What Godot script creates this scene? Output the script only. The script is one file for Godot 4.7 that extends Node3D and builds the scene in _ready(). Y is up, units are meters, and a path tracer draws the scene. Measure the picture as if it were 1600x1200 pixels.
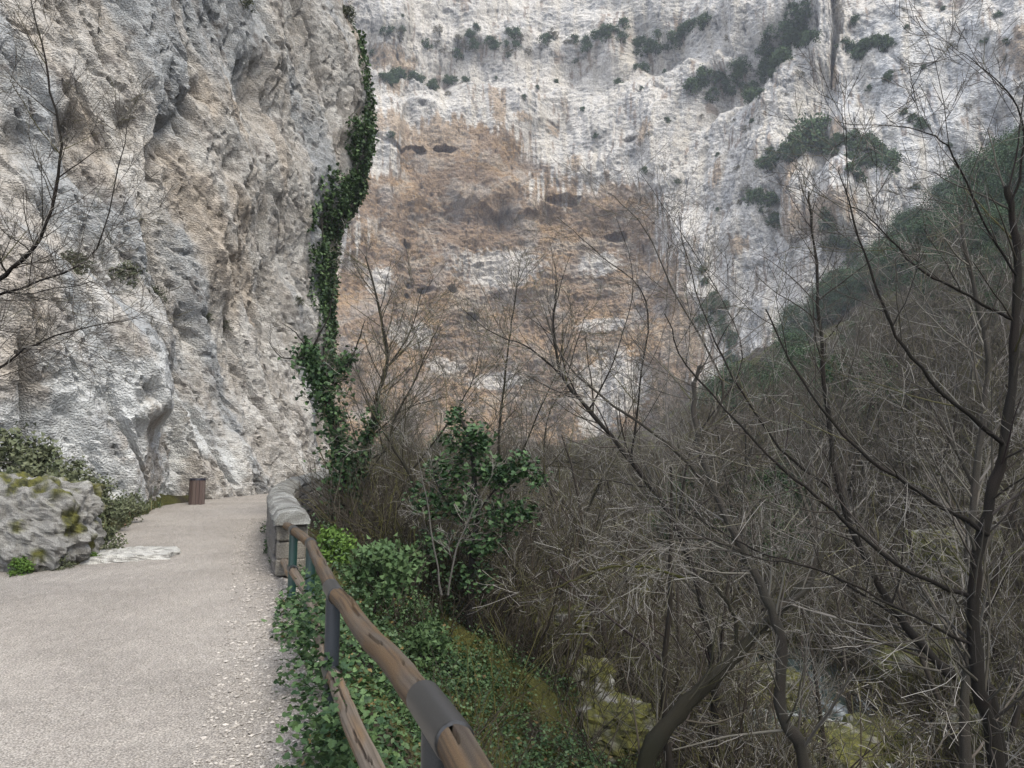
extends Node3D
# A gravel footpath under limestone cliffs: near cliff on the left, amphitheatre cliff far behind, wooded ravine on the right.
# y is up, metres, camera above the path looking along -z.

const FOCAL := 1150.0            # focal length in pixels of a 1600 x 1200 picture
const PITCH := 0.1211            # camera tilts up, radians
const EYE := Vector3(0.0, 1.65, 0.0)

var names := {}
var M := {}
var rng := RandomNumberGenerator.new()

# ------------------------------------------------------------------ helpers
func at(px: float, py: float, d: float) -> Vector3:
	# a point d metres ahead of the camera in the direction that a picture position looks
	var v := Vector3((px - 800.0) / FOCAL, (600.0 - py) / FOCAL, -1.0).rotated(Vector3.RIGHT, PITCH)
	return EYE + v * (d / -v.z)

func noise(sd: int, freq: float, oct := 4, ridged := false) -> FastNoiseLite:
	var n := FastNoiseLite.new()
	n.seed = sd
	n.noise_type = FastNoiseLite.TYPE_SIMPLEX
	n.frequency = freq
	n.fractal_type = FastNoiseLite.FRACTAL_RIDGED if ridged else FastNoiseLite.FRACTAL_FBM
	n.fractal_octaves = oct
	return n

func cells(sd: int, freq: float) -> FastNoiseLite:
	# broken, faceted blocks
	var n := FastNoiseLite.new()
	n.seed = sd
	n.noise_type = FastNoiseLite.TYPE_CELLULAR
	n.frequency = freq
	n.cellular_distance_function = FastNoiseLite.DISTANCE_EUCLIDEAN
	n.cellular_return_type = FastNoiseLite.RETURN_DISTANCE
	n.fractal_type = FastNoiseLite.FRACTAL_FBM
	n.fractal_octaves = 3
	return n

func numbered(called: String) -> String:
	if not names.has(called):
		names[called] = 0
		return called
	names[called] += 1
	return "%s_%03d" % [called, names[called]]

func tag(o: Node, label: String, category := "", group := "", kind := "") -> void:
	if label: o.set_meta("label", label)
	if category: o.set_meta("category", category)
	if group: o.set_meta("group", group)
	if kind: o.set_meta("kind", kind)

func thing(called: String, where: Vector3, label: String, category: String, group := "", turn := 0.0, size := 1.0) -> Node3D:
	var o := Node3D.new()
	o.name = numbered(called)
	add_child(o)
	o.position = where
	o.rotation.y = turn
	o.scale = Vector3.ONE * size
	tag(o, label, category, group)
	return o

func copy(src: Node3D, called: String, where: Vector3, turn: float, size: Vector3, label: String, category: String, group: String) -> Node3D:
	var o: Node3D = src.duplicate()
	o.name = numbered(called)
	add_child(o)
	o.position = where
	o.rotation = Vector3(0, turn, 0)
	o.scale = size
	tag(o, label, category, group)
	return o

# a curve through points: Catmull-Rom over x of (key, value) pairs
func along(keys: Array, x: float) -> float:
	var n := keys.size()
	if x <= keys[0][0]: return keys[0][1]
	if x >= keys[n - 1][0]: return keys[n - 1][1]
	var i := 0
	while keys[i + 1][0] < x: i += 1
	var t: float = (x - keys[i][0]) / (keys[i + 1][0] - keys[i][0])
	t = t * t * (3.0 - 2.0 * t) * 0.35 + t * 0.65
	return lerpf(keys[i][1], keys[i + 1][1], t)

func smooth_path(pts: Array, steps: int) -> PackedVector3Array:
	var out := PackedVector3Array()
	for i in pts.size() - 1:
		var a: Vector3 = pts[maxi(i - 1, 0)]
		var b: Vector3 = pts[i]
		var c: Vector3 = pts[i + 1]
		var e: Vector3 = pts[mini(i + 2, pts.size() - 1)]
		for k in steps:
			out.append(b.cubic_interpolate(c, a, e, float(k) / steps))
	out.append(pts[-1])
	return out

class MB:
	var v := PackedVector3Array()
	var n := PackedVector3Array()
	var c := PackedColorArray()
	var f := PackedInt32Array()
	func tube(p: PackedVector3Array, r: PackedFloat32Array, sides: int, col: Color, col2 := Color(-1, 0, 0)) -> void:
		var m := p.size()
		if m < 2: return
		var d := (p[1] - p[0]).normalized()
		var side := d.cross(Vector3(0.31, 0.2, 0.93)).normalized()
		var base := v.size()
		for i in m:
			if i > 0 and i < m - 1: d = (p[i + 1] - p[i - 1]).normalized()
			elif i == m - 1: d = (p[i] - p[i - 1]).normalized()
			side = (side - d * side.dot(d)).normalized()
			var up := d.cross(side)
			var cc := col if col2.r < 0.0 else col.lerp(col2, float(i) / (m - 1))
			for k in sides:
				var a := TAU * k / sides
				var q := side * cos(a) + up * sin(a)
				v.append(p[i] + q * r[i])
				n.append(q)
				c.append(cc)
		for i in m - 1:
			for k in sides:
				var a := base + i * sides + k
				var b := base + i * sides + (k + 1) % sides
				f.append_array([a, a + sides, b, b, a + sides, b + sides])
	func tri(a: Vector3, b: Vector3, e: Vector3, col: Color) -> void:
		var q := (b - a).cross(e - a).normalized()
		var s := v.size()
		v.append_array([a, b, e]); n.append_array([q, q, q]); c.append_array([col, col, col])
		f.append_array([s, s + 2, s + 1])
	func quad(a: Vector3, b: Vector3, e: Vector3, g: Vector3, col: Color) -> void:
		var q := (b - a).cross(g - a).normalized()
		var s := v.size()
		v.append_array([a, b, e, g]); n.append_array([q, q, q, q]); c.append_array([col, col, col, col])
		f.append_array([s, s + 2, s + 1, s, s + 3, s + 2])
	func grid(nu: int, nv: int) -> void:
		for j in nv - 1:
			for i in nu - 1:
				var a := j * nu + i
				f.append_array([a, a + nu, a + 1, a + 1, a + nu, a + nu + 1])
	func mesh(with_normals := true) -> ArrayMesh:
		var arr := []
		arr.resize(Mesh.ARRAY_MAX)
		arr[Mesh.ARRAY_VERTEX] = v
		if with_normals and n.size() == v.size(): arr[Mesh.ARRAY_NORMAL] = n
		if c.size() == v.size(): arr[Mesh.ARRAY_COLOR] = c
		arr[Mesh.ARRAY_INDEX] = f
		var am := ArrayMesh.new()
		am.add_surface_from_arrays(Mesh.PRIMITIVE_TRIANGLES, arr)
		return am
	func grid_normals(nu: int, nv: int) -> void:
		n.resize(v.size())
		for j in nv:
			for i in nu:
				var a := j * nu + i
				var du := v[a + 1 if i < nu - 1 else a] - v[a - 1 if i > 0 else a]
				var dv := v[a + nu if j < nv - 1 else a] - v[a - nu if j > 0 else a]
				n[a] = du.cross(dv).normalized()

func obj(called: String, m: Mesh, mat: Material, parent: Node = self, kind := "") -> MeshInstance3D:
	var o := MeshInstance3D.new()
	o.name = numbered(called) if parent == self else called
	o.mesh = m
	o.material_override = mat
	parent.add_child(o, true)
	if kind: o.set_meta("kind", kind)
	return o

func many(called: String, m: Mesh, mat: Material, xf: Array, cols: PackedColorArray, parent: Node = self) -> MultiMeshInstance3D:
	var mm := MultiMesh.new()
	mm.transform_format = MultiMesh.TRANSFORM_3D
	mm.use_colors = true
	mm.mesh = m
	mm.instance_count = xf.size()
	for i in xf.size():
		mm.set_instance_transform(i, xf[i])
		mm.set_instance_color(i, cols[i])
	var o := MultiMeshInstance3D.new()
	o.name = numbered(called) if parent == self else called
	o.multimesh = mm
	o.material_override = mat
	parent.add_child(o, true)
	o.set_meta("kind", "stuff")
	return o

func noise_tex(sd: int, freq: float, oct: int, lo: Color, hi: Color, size := 512) -> NoiseTexture2D:
	var t := NoiseTexture2D.new()
	t.width = size
	t.height = size
	t.seamless = true
	t.noise = noise(sd, freq, oct)
	var g := Gradient.new()
	g.set_color(0, lo)
	g.set_color(1, hi)
	t.color_ramp = g
	return t

func mat_vertex(rough: float, grain := 0.0, relief := 0.0, scale := 1.0, sd := 1) -> StandardMaterial3D:
	# colour comes from the vertices; grain and fine relief from noise repeated every 1/scale metres
	var m := StandardMaterial3D.new()
	m.vertex_color_use_as_albedo = true
	m.roughness = rough
	m.metallic_specular = 0.3
	if grain > 0.0:
		m.albedo_texture = noise_tex(sd, 0.02, 5, Color(1 - grain, 1 - grain, 1 - grain), Color(1, 1, 1), 1024)
		m.uv1_triplanar = true
		m.uv1_world_triplanar = true
		m.uv1_scale = Vector3.ONE * scale
	if relief > 0.0:
		m.heightmap_enabled = true
		m.heightmap_scale = relief
		m.heightmap_texture = noise_tex(sd + 7, 0.03, 5, Color.BLACK, Color.WHITE, 1024)
	return m

func mat_plain(c: Color, rough: float, metal := 0.0) -> StandardMaterial3D:
	var m := StandardMaterial3D.new()
	m.albedo_color = c.linear_to_srgb()
	m.roughness = rough
	m.metallic = metal
	return m

# ------------------------------------------------------------------ the lie of the land
var PATH_H := [[-30.0, 0.0], [4.5, 0.0], [10.0, 0.4], [20.0, 0.82], [30.0, 1.2], [45.0, 1.6], [300.0, 2.0]]
var EDGE_R := [[-20.0, 8.0], [0.0, 0.55], [2.15, -0.33], [4.8, -1.28], [7.4, -2.1], [9.5, -2.85], [11.2, -3.5], [14.0, -4.5], [17.0, -5.15], [20.5, -5.55], [24.5, -5.95], [29.0, -6.3], [40.0, -7.5], [80.0, -9.0], [300.0, -9.0]]
var EDGE_L := [[-20.0, -6.0], [0.0, -6.9], [9.3, -6.75], [10.5, -5.95], [12.6, -6.8], [17.3, -8.4], [19.5, -9.0], [24.0, -8.6], [40.0, -9.0], [300.0, -9.0]]
var BED_H := [[-30.0, -6.0], [0.0, -5.2], [14.0, -4.3], [40.0, -2.2], [70.0, 1.0], [100.0, 4.0], [200.0, 13.0], [320.0, 14.0]]
var BED_X := [[-30.0, 4.0], [0.0, 5.4], [15.0, 6.4], [40.0, 9.2], [70.0, 15.0], [110.0, 23.0], [150.0, 31.0], [320.0, 45.0]]
var HILL_K := [[-30.0, 0.55], [20.0, 0.5], [60.0, 0.52], [90.0, 0.56], [150.0, 0.62], [300.0, 0.7]]
var gn1: FastNoiseLite
var gn2: FastNoiseLite

func ground(x: float, z: float) -> float:
	var d := -z
	var ph := along(PATH_H, d)
	var er := along(EDGE_R, d)
	var el := along(EDGE_L, d)
	if x <= er + 0.2:
		var h := ph
		if x < el: h += minf((el - x) * 0.28, 2.0) + gn2.get_noise_2d(x, z) * minf(el - x, 1.0) * 0.25
		return h
	var bh := along(BED_H, d)
	var bx := along(BED_X, d)
	var rough := gn1.get_noise_2d(x, z) * 1.1 + gn2.get_noise_2d(x, z) * 0.3
	if x < bx:
		var t := clampf((x - er - 0.2) / maxf(bx - 2.4 - er, 1.0), 0.0, 1.0)
		var s := lerpf(t, t * t * (3.0 - 2.0 * t), 0.6)
		return lerpf(ph, bh, s) + rough * smoothstep(0.0, 0.25, t) * smoothstep(1.2, 4.5, bx - x)
	var u := maxf(x - bx - 2.2, 0.0)
	return bh + along(HILL_K, d) * (u * 0.8 + u * u * 0.4 / (u + 3.0)) + rough * minf(0.1 + u * 0.3, 2.0)

func ground_at(p: Vector3) -> Vector3:
	return Vector3(p.x, ground(p.x, p.z), p.z)

func build_ground() -> void:
	var xs := PackedFloat32Array()
	var x := -40.0
	while x < 240.0:
		xs.append(x)
		x += clampf(absf(x - 2.0) * 0.028, 0.09, 3.0)
	var zs := PackedFloat32Array()
	var d := -25.0
	while d < 260.0:
		zs.append(-d)
		d += clampf(absf(d - 3.0) * 0.022, 0.1, 2.2)
	var mb := MB.new()
	var na := noise(11, 0.35, 4)
	var nb := noise(12, 0.05, 3)
	var soil := Color(0.045, 0.037, 0.028)
	var litter := Color(0.10, 0.08, 0.058)
	var moss := Color(0.105, 0.11, 0.02)
	var grass := Color(0.10, 0.105, 0.055)
	for z in zs:
		for xx in xs:
			var h := ground(xx, z)
			var er := along(EDGE_R, -z)
			var el := along(EDGE_L, -z)
			var on_path := xx < er + 0.25 and xx > el - 0.3
			if on_path: h -= 0.12
			var a := na.get_noise_2d(xx, z)
			var b := nb.get_noise_2d(xx, z)
			h += a * (0.0 if on_path else 0.14)
			mb.v.append(Vector3(xx, h, z))
			var c := soil.lerp(litter, clampf(0.5 + a * 1.2, 0, 1))
			c = c.lerp(moss, smoothstep(0.12, 0.5, b + a * 1.1) * 0.75)
			if xx < el and z > -16.5: c = c.lerp(grass, smoothstep(-0.2, 0.3, a))
			mb.c.append(c)
	mb.grid(xs.size(), zs.size())
	var o := obj("ground", mb.mesh(false), M.soil)
	tag(o, "brown leaf-littered ground of the wooded ravine and its banks", "ground", "", "structure")

var pn1: FastNoiseLite
var pn2: FastNoiseLite
var pn3: FastNoiseLite

func path_y(x: float, d: float) -> float:
	var er := along(EDGE_R, d) + 0.3
	var el := along(EDGE_L, d) - 0.45
	return along(PATH_H, d) + pn1.get_noise_2d(x, d) * 0.035 + pn2.get_noise_2d(x, d) * 0.012 + pn3.get_noise_2d(x, d) * 0.006 - 0.14 * smoothstep(0.35, 0.0, minf(x - el, er - x))

func build_path() -> void:
	var mb := MB.new()
	var nu := 190
	var ds := PackedFloat32Array()
	var d := -4.0
	while d < 46.0:
		ds.append(d)
		d += clampf(absf(d) * 0.011, 0.03, 0.3)
	var pale := Color(0.56, 0.515, 0.465)
	var grey := Color(0.45, 0.412, 0.372)
	for dd in ds:
		var er := along(EDGE_R, dd) + 0.3
		var el := along(EDGE_L, dd) - 0.45
		for i in nu:
			var t := float(i) / (nu - 1)
			var x := lerpf(el, er, t)
			var a := pn1.get_noise_2d(x, dd)
			var b := pn2.get_noise_2d(x, dd)
			var g := pn3.get_noise_2d(x, dd)
			var h := path_y(x, dd)
			mb.v.append(Vector3(x, h, -dd))
			var c := pale.lerp(grey, clampf(0.35 + a * 0.7 + b * 0.5 + g * 0.35, 0, 1))
			mb.c.append(c)
	mb.grid(nu, ds.size())
	mb.grid_normals(nu, ds.size())
	var o := obj("path", mb.mesh(), M.gravel)
	tag(o, "pale beige gravel footpath curving under the cliff", "path", "", "structure")

func pebble_mesh(sd: int) -> ArrayMesh:
	var r := RandomNumberGenerator.new()
	r.seed = sd
	var mb := MB.new()
	var p := [Vector3(1, 0, 0), Vector3(0.3, 0.1, 0.8), Vector3(-0.8, 0, 0.5), Vector3(-0.7, 0.1, -0.6), Vector3(0.4, 0, -0.9), Vector3(0.1, 0.65, 0.1), Vector3(0.05, -0.6, 0)]
	for i in 7: p[i] += Vector3(r.randf_range(-.25, .25), r.randf_range(-.15, .15), r.randf_range(-.25, .25))
	for i in 5:
		mb.tri(p[i], p[(i + 1) % 5], p[5], Color.WHITE)
		mb.tri(p[(i + 1) % 5], p[i], p[6], Color.WHITE)
	return mb.mesh(false)

func build_pebbles() -> void:
	for kind in 2:
		var xf := []
		var cols := PackedColorArray()
		for i in 55000:
			var d := 1.6 + pow(rng.randf(), 2.0) * 15.0
			var er := along(EDGE_R, d) + 0.22
			var el := along(EDGE_L, d)
			var q := pow(rng.randf(), 3.2) if rng.randf() < 0.42 else rng.randf()
			var x := lerpf(er, el, q)
			var s := rng.randf_range(0.0025, 0.0065) + 0.016 * pow(rng.randf(), 3.0) * (1.0 if er - x < 0.9 else 0.15)
			var h := path_y(x, d) + s * 0.05
			var b := Basis.from_euler(Vector3(rng.randf_range(-.4, .4), rng.randf() * TAU, rng.randf_range(-.4, .4))).scaled(Vector3(s, s * 0.7, s))
			xf.append(Transform3D(b, Vector3(x, h, -d)))
			var t := rng.randf()
			cols.append(Color(0.19, 0.175, 0.158).lerp(Color(0.41, 0.38, 0.345), t))
		var o := many("loose_gravel", pebble_mesh(5 + kind), M.stone_plain, xf, cols)
		tag(o, ["loose pale grey gravel scattered over the footpath", "loose grey stone chippings gathered along the path edge"][kind], "gravel", "", "stuff")

# ------------------------------------------------------------------ near cliff
var LPTS := [Vector2(-24, 2), Vector2(-18, -5), Vector2(-14.6, -10.5), Vector2(-12.4, -14), Vector2(-10.6, -17.2), Vector2(-9.35, -19.2), Vector2(-9.3, -20.3), Vector2(-9.1, -21.6), Vector2(-8.3, -24.2), Vector2(-7.9, -28), Vector2(-7.9, -31.5), Vector2(-8.6, -34.5), Vector2(-10.8, -37.5), Vector2(-16, -40), Vector2(-26, -42)]
var LV := PackedVector3Array()
var LNU := 0
var LNV := 0

func build_near_cliff() -> void:
	var p3 := []
	for q in LPTS: p3.append(Vector3(q.x, 0, q.y))
	var fine := smooth_path(p3, 60)
	var cum := PackedFloat32Array([0.0])
	for i in range(1, fine.size()): cum.append(cum[i - 1] + fine[i].distance_to(fine[i - 1]))
	# columns: closer together where the face lies within 35 m of the path's start
	var ss := PackedFloat32Array()
	var s := 6.0
	while s < cum[-1] - 0.2:
		ss.append(s)
		s += 0.075 if s > 11.0 and s < 46.0 else 0.5
	var hs := PackedFloat32Array()
	var h := -1.0
	while h < 48.0:
		hs.append(h)
		h += 0.075 if h < 27.0 else 1.2
	LNU = ss.size()
	LNV = hs.size()
	var n_big := noise(41, 0.09, 3)
	var n_diag := noise(42, 0.16, 4, true)
	var n_mid := noise(43, 0.45, 5)
	var n_fine := noise(44, 2.2, 4)
	var n_crack := noise(45, 0.32, 3, true)
	var n_split := noise(50, 0.8, 3, true)
	var n_cell := cells(49, 0.55)
	var n_col := noise(46, 0.13, 4)
	var n_col2 := noise(47, 0.5, 5)
	var n_col3 := noise(48, 3.0, 3)
	# hollows: picture-checked places as (distance along the face, height, radius, depth)
	var pits := []
	for q in [[425, 150, 1.5, 1.3], [460, 118, 0.32, 0.8], [413, 100, 0.22, 0.5], [150, 192, 0.5, 0.6], [190, 225, 0.6, 0.5], [60, 215, 0.5, 0.4], [380, 260, 0.7, 0.5], [165, 628, 0.35, 0.35], [325, 500, 0.28, 0.4], [410, 290, 0.45, 0.4], [270, 420, 0.6, 0.3], [455, 470, 0.35, 0.3], [235, 180, 0.55, 0.4], [330, 140, 0.45, 0.45]]:
		pits.append([onto(q[0], q[1], fine, cum), q[2], q[3]])
	# weathered grey patches and the scuffed white rock by the verge: (place on the face, half width, half height, strength)
	var grey_patches := []
	for q in [[440, 40, 3.2, 4.5, 0.5], [330, 60, 2.0, 3.5, 0.35], [540, 120, 2.2, 5.0, 0.45], [215, 560, 2.6, 1.9, 0.55], [130, 500, 2.0, 1.6, 0.4], [90, 60, 1.8, 2.4, 0.3], [390, 330, 1.2, 2.6, 0.3], [20, 430, 1.6, 1.5, 0.35]]:
		grey_patches.append([onto(q[0], q[1], fine, cum), q[2], q[3], q[4]])
	var scuffed := onto(190, 720, fine, cum)
	var mb := MB.new()
	var beige := Color(0.455, 0.428, 0.395)
	var pale := Color(0.61, 0.595, 0.57)
	var blue := Color(0.36, 0.385, 0.41)
	var tan_ := Color(0.50, 0.40, 0.295)
	var dark := Color(0.165, 0.145, 0.13)
	var k := 0
	var s_edge := 0.0
	for i in fine.size():
		if fine[i].z > -19.25: s_edge = cum[i]
	var s_far := 0.0
	for i in fine.size():
		if fine[i].z > -31.0: s_far = cum[i]
	var plan := []
	for sv in ss:
		while k < cum.size() - 2 and cum[k + 1] < sv: k += 1
		var t: float = (sv - cum[k]) / (cum[k + 1] - cum[k])
		var tangent := (fine[k + 1] - fine[k]).normalized()
		plan.append([fine[k].lerp(fine[k + 1], t), Vector3(-tangent.z, 0, tangent.x)])
	for hv in hs:
		for i in LNU:
			var sv := ss[i]
			var base: Vector3 = plan[i][0]
			var nrm: Vector3 = plan[i][1]
			var e := sv - s_edge             # metres past the nose of the bulge
			# lean of the face, overhanging high up by the far arris
			var out := 0.0
			var far_t := smoothstep(s_far - 5.0, s_far + 1.0, sv)
			var lean_far := 0.0
			if hv < 8.6: lean_far = -0.05 * hv
			elif hv < 19.0: lean_far = lerpf(-0.43, 1.7, smoothstep(8.6, 19.0, hv))
			else: lean_far = 1.7 - (hv - 19.0) * 0.32
			var lean_near := -0.10 * hv if hv < 9.0 else -0.9 + (hv - 9.0) * 0.03
			out += lerpf(lean_near, lean_far, far_t)
			# bulge that stands forward low down, its top dropping towards the nose
			var top := 8.2 - 0.55 * maxf(e + 5.5, 0.0) + 0.05 * (e + 8.0)
			var bulge := smoothstep(top + 0.9, top - 1.6, hv) * smoothstep(0.9, -1.4, e + (0.7 * smoothstep(3.4, 2.6, hv)))
			out += bulge * 2.1
			# foot flares a little
			out += 0.5 * smoothstep(1.6, 0.0, hv) * smoothstep(0.0, -3.0, e)
			var p3d := Vector3(base.x, hv, base.z)
			# bedding and joints run down to the right
			var u := sv * 0.88 + hv * 0.47
			var w := hv * 0.88 - sv * 0.47
			out += n_big.get_noise_2d(sv, hv) * 0.6
			out += n_diag.get_noise_2d(u * 1.1, w * 0.3) * 0.42
			out -= maxf(n_crack.get_noise_2d(u * 1.25, w * 0.3) - 0.35, 0.0) * 0.7
			var mid := n_mid.get_noise_3d(u * 1.3, w * 0.7, 3.0)
			out += mid * 0.15
			var blk := n_cell.get_noise_2d(u * 1.35 + mid * 0.8, w * 0.75 + mid * 0.8)
			out += blk * 0.14
			out -= maxf(n_split.get_noise_2d(u * 1.2 + blk, w * 0.45) - 0.4, 0.0) * 0.34
			out += absf(n_mid.get_noise_3d(u * 1.9, w * 1.0, 40.0)) * 0.1
			var fine_n := n_fine.get_noise_3d(sv, hv * 1.25, 0.0)
			out += fine_n * 0.075
			for q in pits:
				var du: float = sv - q[0].x
				var dv: float = hv - q[0].y
				var rr: float = q[1]
				if absf(du) < rr * 2.2 and absf(dv) < rr * 2.2:
					out -= q[2] * exp(-(du * du + dv * dv * 0.7) / (rr * rr * 0.55))
			mb.v.append(p3d + nrm * out + Vector3(0, fine_n * 0.05, 0))
			# colour: weathered grey-blue, fresh beige and pale patches, iron stains, dark lichen speckle
			var a := n_col.get_noise_2d(u * 1.4, w * 0.5)
			var b := n_col2.get_noise_2d(u * 1.2, w * 0.8)
			var g := n_col3.get_noise_2d(sv, hv)
			var c := beige.lerp(pale, clampf(0.45 + b * 1.1 + g * 0.5, 0, 1))
			var bl := 0.0
			for q in grey_patches: bl = maxf(bl, q[3] * smoothstep(-0.25, 0.5, 1.0 - Vector2((sv - q[0].x) / q[1], (hv - q[0].y) / q[2]).length() + b * 0.5))
			c = c.lerp(blue, clampf(smoothstep(0.0, 0.45, a + bl * 0.55) * 0.8 + g * 0.25, 0, 0.9))
			c = c.lerp(tan_, smoothstep(0.25, 0.6, n_col.get_noise_2d(u * 1.8 + 90.0, w * 0.6)) * 0.4)
			c = c.lerp(dark, smoothstep(0.32, 0.62, g * 0.6 + n_col2.get_noise_2d(sv + 50.0, hv) * 0.75) * 0.7)
			c = c.lerp(Color(0.68, 0.70, 0.71), smoothstep(-0.15, 0.35, b + g * 0.4 + 0.2) * smoothstep(-0.1, 0.25, 1.0 - Vector2((sv - scuffed.x) / 4.0, (hv - scuffed.y) / 2.6).length() + a * 0.6 + b * 0.4) * 0.8)
			mb.c.append(c)
	mb.grid(LNU, LNV)
	LV = mb.v
	var o := obj("near_cliff", mb.mesh(false), M.rock)
	tag(o, "tall grey and beige limestone cliff rising beside the footpath", "cliff", "", "structure")

# (distance along a plan curve, height) where a view direction meets the upright wall over it
func onto(px: float, py: float, fine: PackedVector3Array, cum: PackedFloat32Array) -> Vector2:
	var v := Vector3((px - 800.0) / FOCAL, (600.0 - py) / FOCAL, -1.0).rotated(Vector3.RIGHT, PITCH)
	var az := v.x / -v.z
	for i in range(1, fine.size()):
		if fine[i].z > -4.0: continue
		var a0: float = fine[i - 1].x / -fine[i - 1].z
		var a1: float = fine[i].x / -fine[i].z
		if (a0 - az) * (a1 - az) <= 0.0:
			return Vector2(cum[i], EYE.y + v.y / -v.z * -fine[i].z)
	return Vector2(-999, -999)

# ------------------------------------------------------------------ far cliff
var FV := PackedVector3Array()
var FNU := 0
var FNV := 0
var f_fine: PackedVector3Array
var f_cum: PackedFloat32Array
var f_s0 := 0.0
const F_STEP := 0.34

func ell(s: float, h: float, e: Array) -> float:
	# 1 in the middle of an ellipse, 0 at its rim, negative outside
	var a: float = (s - e[0]) / e[2]
	var b: float = (h - e[1]) / e[3]
	return 1.0 - sqrt(a * a + b * b)

func far_ell(px: float, py: float, rx: float, ry: float) -> Array:
	var q := onto(px, py, f_fine, f_cum)
	return [q.x, q.y, rx * 0.185, ry * 0.2]

func build_far_cliff() -> void:
	var p3 := []
	for q in [[300, 185], [450, 195], [600, 205], [750, 214], [900, 216], [1020, 208], [1120, 196], [1220, 183], [1320, 174], [1450, 168], [1580, 160], [1750, 148], [1950, 130]]:
		p3.append(Vector3((q[0] - 800.0) / FOCAL * q[1], 0, -q[1]))
	f_fine = smooth_path(p3, 60)
	f_cum = PackedFloat32Array([0.0])
	for i in range(1, f_fine.size()): f_cum.append(f_cum[i - 1] + f_fine[i].distance_to(f_fine[i - 1]))
	var s1 := onto(470, 600, f_fine, f_cum).x
	var s2 := onto(1720, 300, f_fine, f_cum).x
	f_s0 = s1
	var hs := PackedFloat32Array()
	var h := -6.0
	while h < 215.0:
		hs.append(h)
		h += F_STEP if h < 182.0 else 6.0
	FNU = int((s2 - s1) / F_STEP)
	FNV = hs.size()
	var n_big := noise(61, 0.022, 3)
	var n_rib := noise(62, 0.06, 4)
	var n_mid := noise(63, 0.09, 5)
	var n_fine := noise(64, 0.5, 4)
	var n_bed := noise(65, 0.12, 4)
	var n_crk := noise(66, 0.05, 4, true)
	var n_drip := noise(67, 0.25, 3)
	var n_cell := cells(70, 0.12)
	var n_c1 := noise(68, 0.05, 4)
	var n_c2 := noise(69, 0.35, 4)
	# stained hollow of the amphitheatre, pale scar inside it, and outlying stains
	var brown := [far_ell(780, 500, 265, 235), far_ell(650, 560, 170, 200), far_ell(740, 245, 105, 90), far_ell(920, 560, 165, 190), far_ell(945, 320, 60, 55), far_ell(640, 300, 75, 50)]
	var pale_e := [far_ell(785, 400, 72, 34), far_ell(650, 515, 45, 22), far_ell(955, 600, 60, 50), far_ell(700, 565, 30, 14), far_ell(925, 395, 28, 22), far_ell(935, 500, 40, 12), far_ell(600, 430, 22, 24), far_ell(930, 655, 30, 30), far_ell(780, 590, 50, 14)]
	var stain := [far_ell(1085, 250, 11, 24), far_ell(640, 68, 22, 24), far_ell(785, 130, 14, 50), far_ell(640, 165, 45, 28), far_ell(710, 180, 40, 40), far_ell(825, 150, 14, 10), far_ell(867, 155, 9, 16), far_ell(1300, 180, 22, 34), far_ell(1305, 62, 14, 24), far_ell(895, 225, 10, 18), far_ell(985, 180, 14, 24), far_ell(1270, 330, 60, 26), far_ell(1060, 520, 30, 50), far_ell(1130, 375, 22, 14), far_ell(1215, 270, 12, 60), far_ell(1590, 45, 20, 30), far_ell(1040, 640, 30, 60), far_ell(640, 15, 50, 22)]
	var holes := [far_ell(676, 200, 9, 7), far_ell(712, 200, 14, 5), far_ell(655, 358, 6, 6), far_ell(748, 482, 8, 5), far_ell(672, 440, 6, 5), far_ell(718, 438, 6, 5), far_ell(680, 438, 9, 4), far_ell(655, 430, 5, 4), far_ell(965, 187, 10, 4), far_ell(650, 448, 4, 3), far_ell(945, 348, 14, 7), far_ell(880, 290, 22, 9)]
	var dome := far_ell(1300, 300, 46, 62)
	var brow := far_ell(790, 348, 95, 24)
	var dome2 := far_ell(1225, 310, 34, 50)
	var crack := [onto(1308, 2, f_fine, f_cum), onto(1290, 75, f_fine, f_cum)]
	var lip_h := onto(780, 300, f_fine, f_cum).y
	var hollow := far_ell(800, 470, 290, 215)
	var slab := far_ell(1450, 160, 150, 190)
	var ledge := [[onto(560, 30, f_fine, f_cum), onto(1010, 60, f_fine, f_cum), 6.0], [onto(590, 105, f_fine, f_cum), onto(730, 95, f_fine, f_cum), 4.0], [onto(1060, 150, f_fine, f_cum), onto(1245, 10, f_fine, f_cum), 8.0], [onto(950, 30, f_fine, f_cum), onto(1080, 40, f_fine, f_cum), 6.0], [onto(598, 188, f_fine, f_cum), onto(672, 198, f_fine, f_cum), 1.6]]
	var white := Color(0.72, 0.69, 0.645)
	var grey := Color(0.52, 0.51, 0.50)
	var cream := Color(0.66, 0.61, 0.53)
	var tan_ := Color(0.34, 0.25, 0.175)
	var ochre := Color(0.405, 0.285, 0.175)
	var umber := Color(0.20, 0.15, 0.12)
	var lichen := Color(0.21, 0.22, 0.22)
	var mb := MB.new()
	var k := 0
	var plan := []
	for i in FNU:
		var sv := s1 + i * F_STEP
		while k < f_cum.size() - 2 and f_cum[k + 1] < sv: k += 1
		var t: float = (sv - f_cum[k]) / (f_cum[k + 1] - f_cum[k])
		var tangent := (f_fine[k + 1] - f_fine[k]).normalized()
		plan.append([f_fine[k].lerp(f_fine[k + 1], t), Vector3(-tangent.z, 0, tangent.x)])
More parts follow.
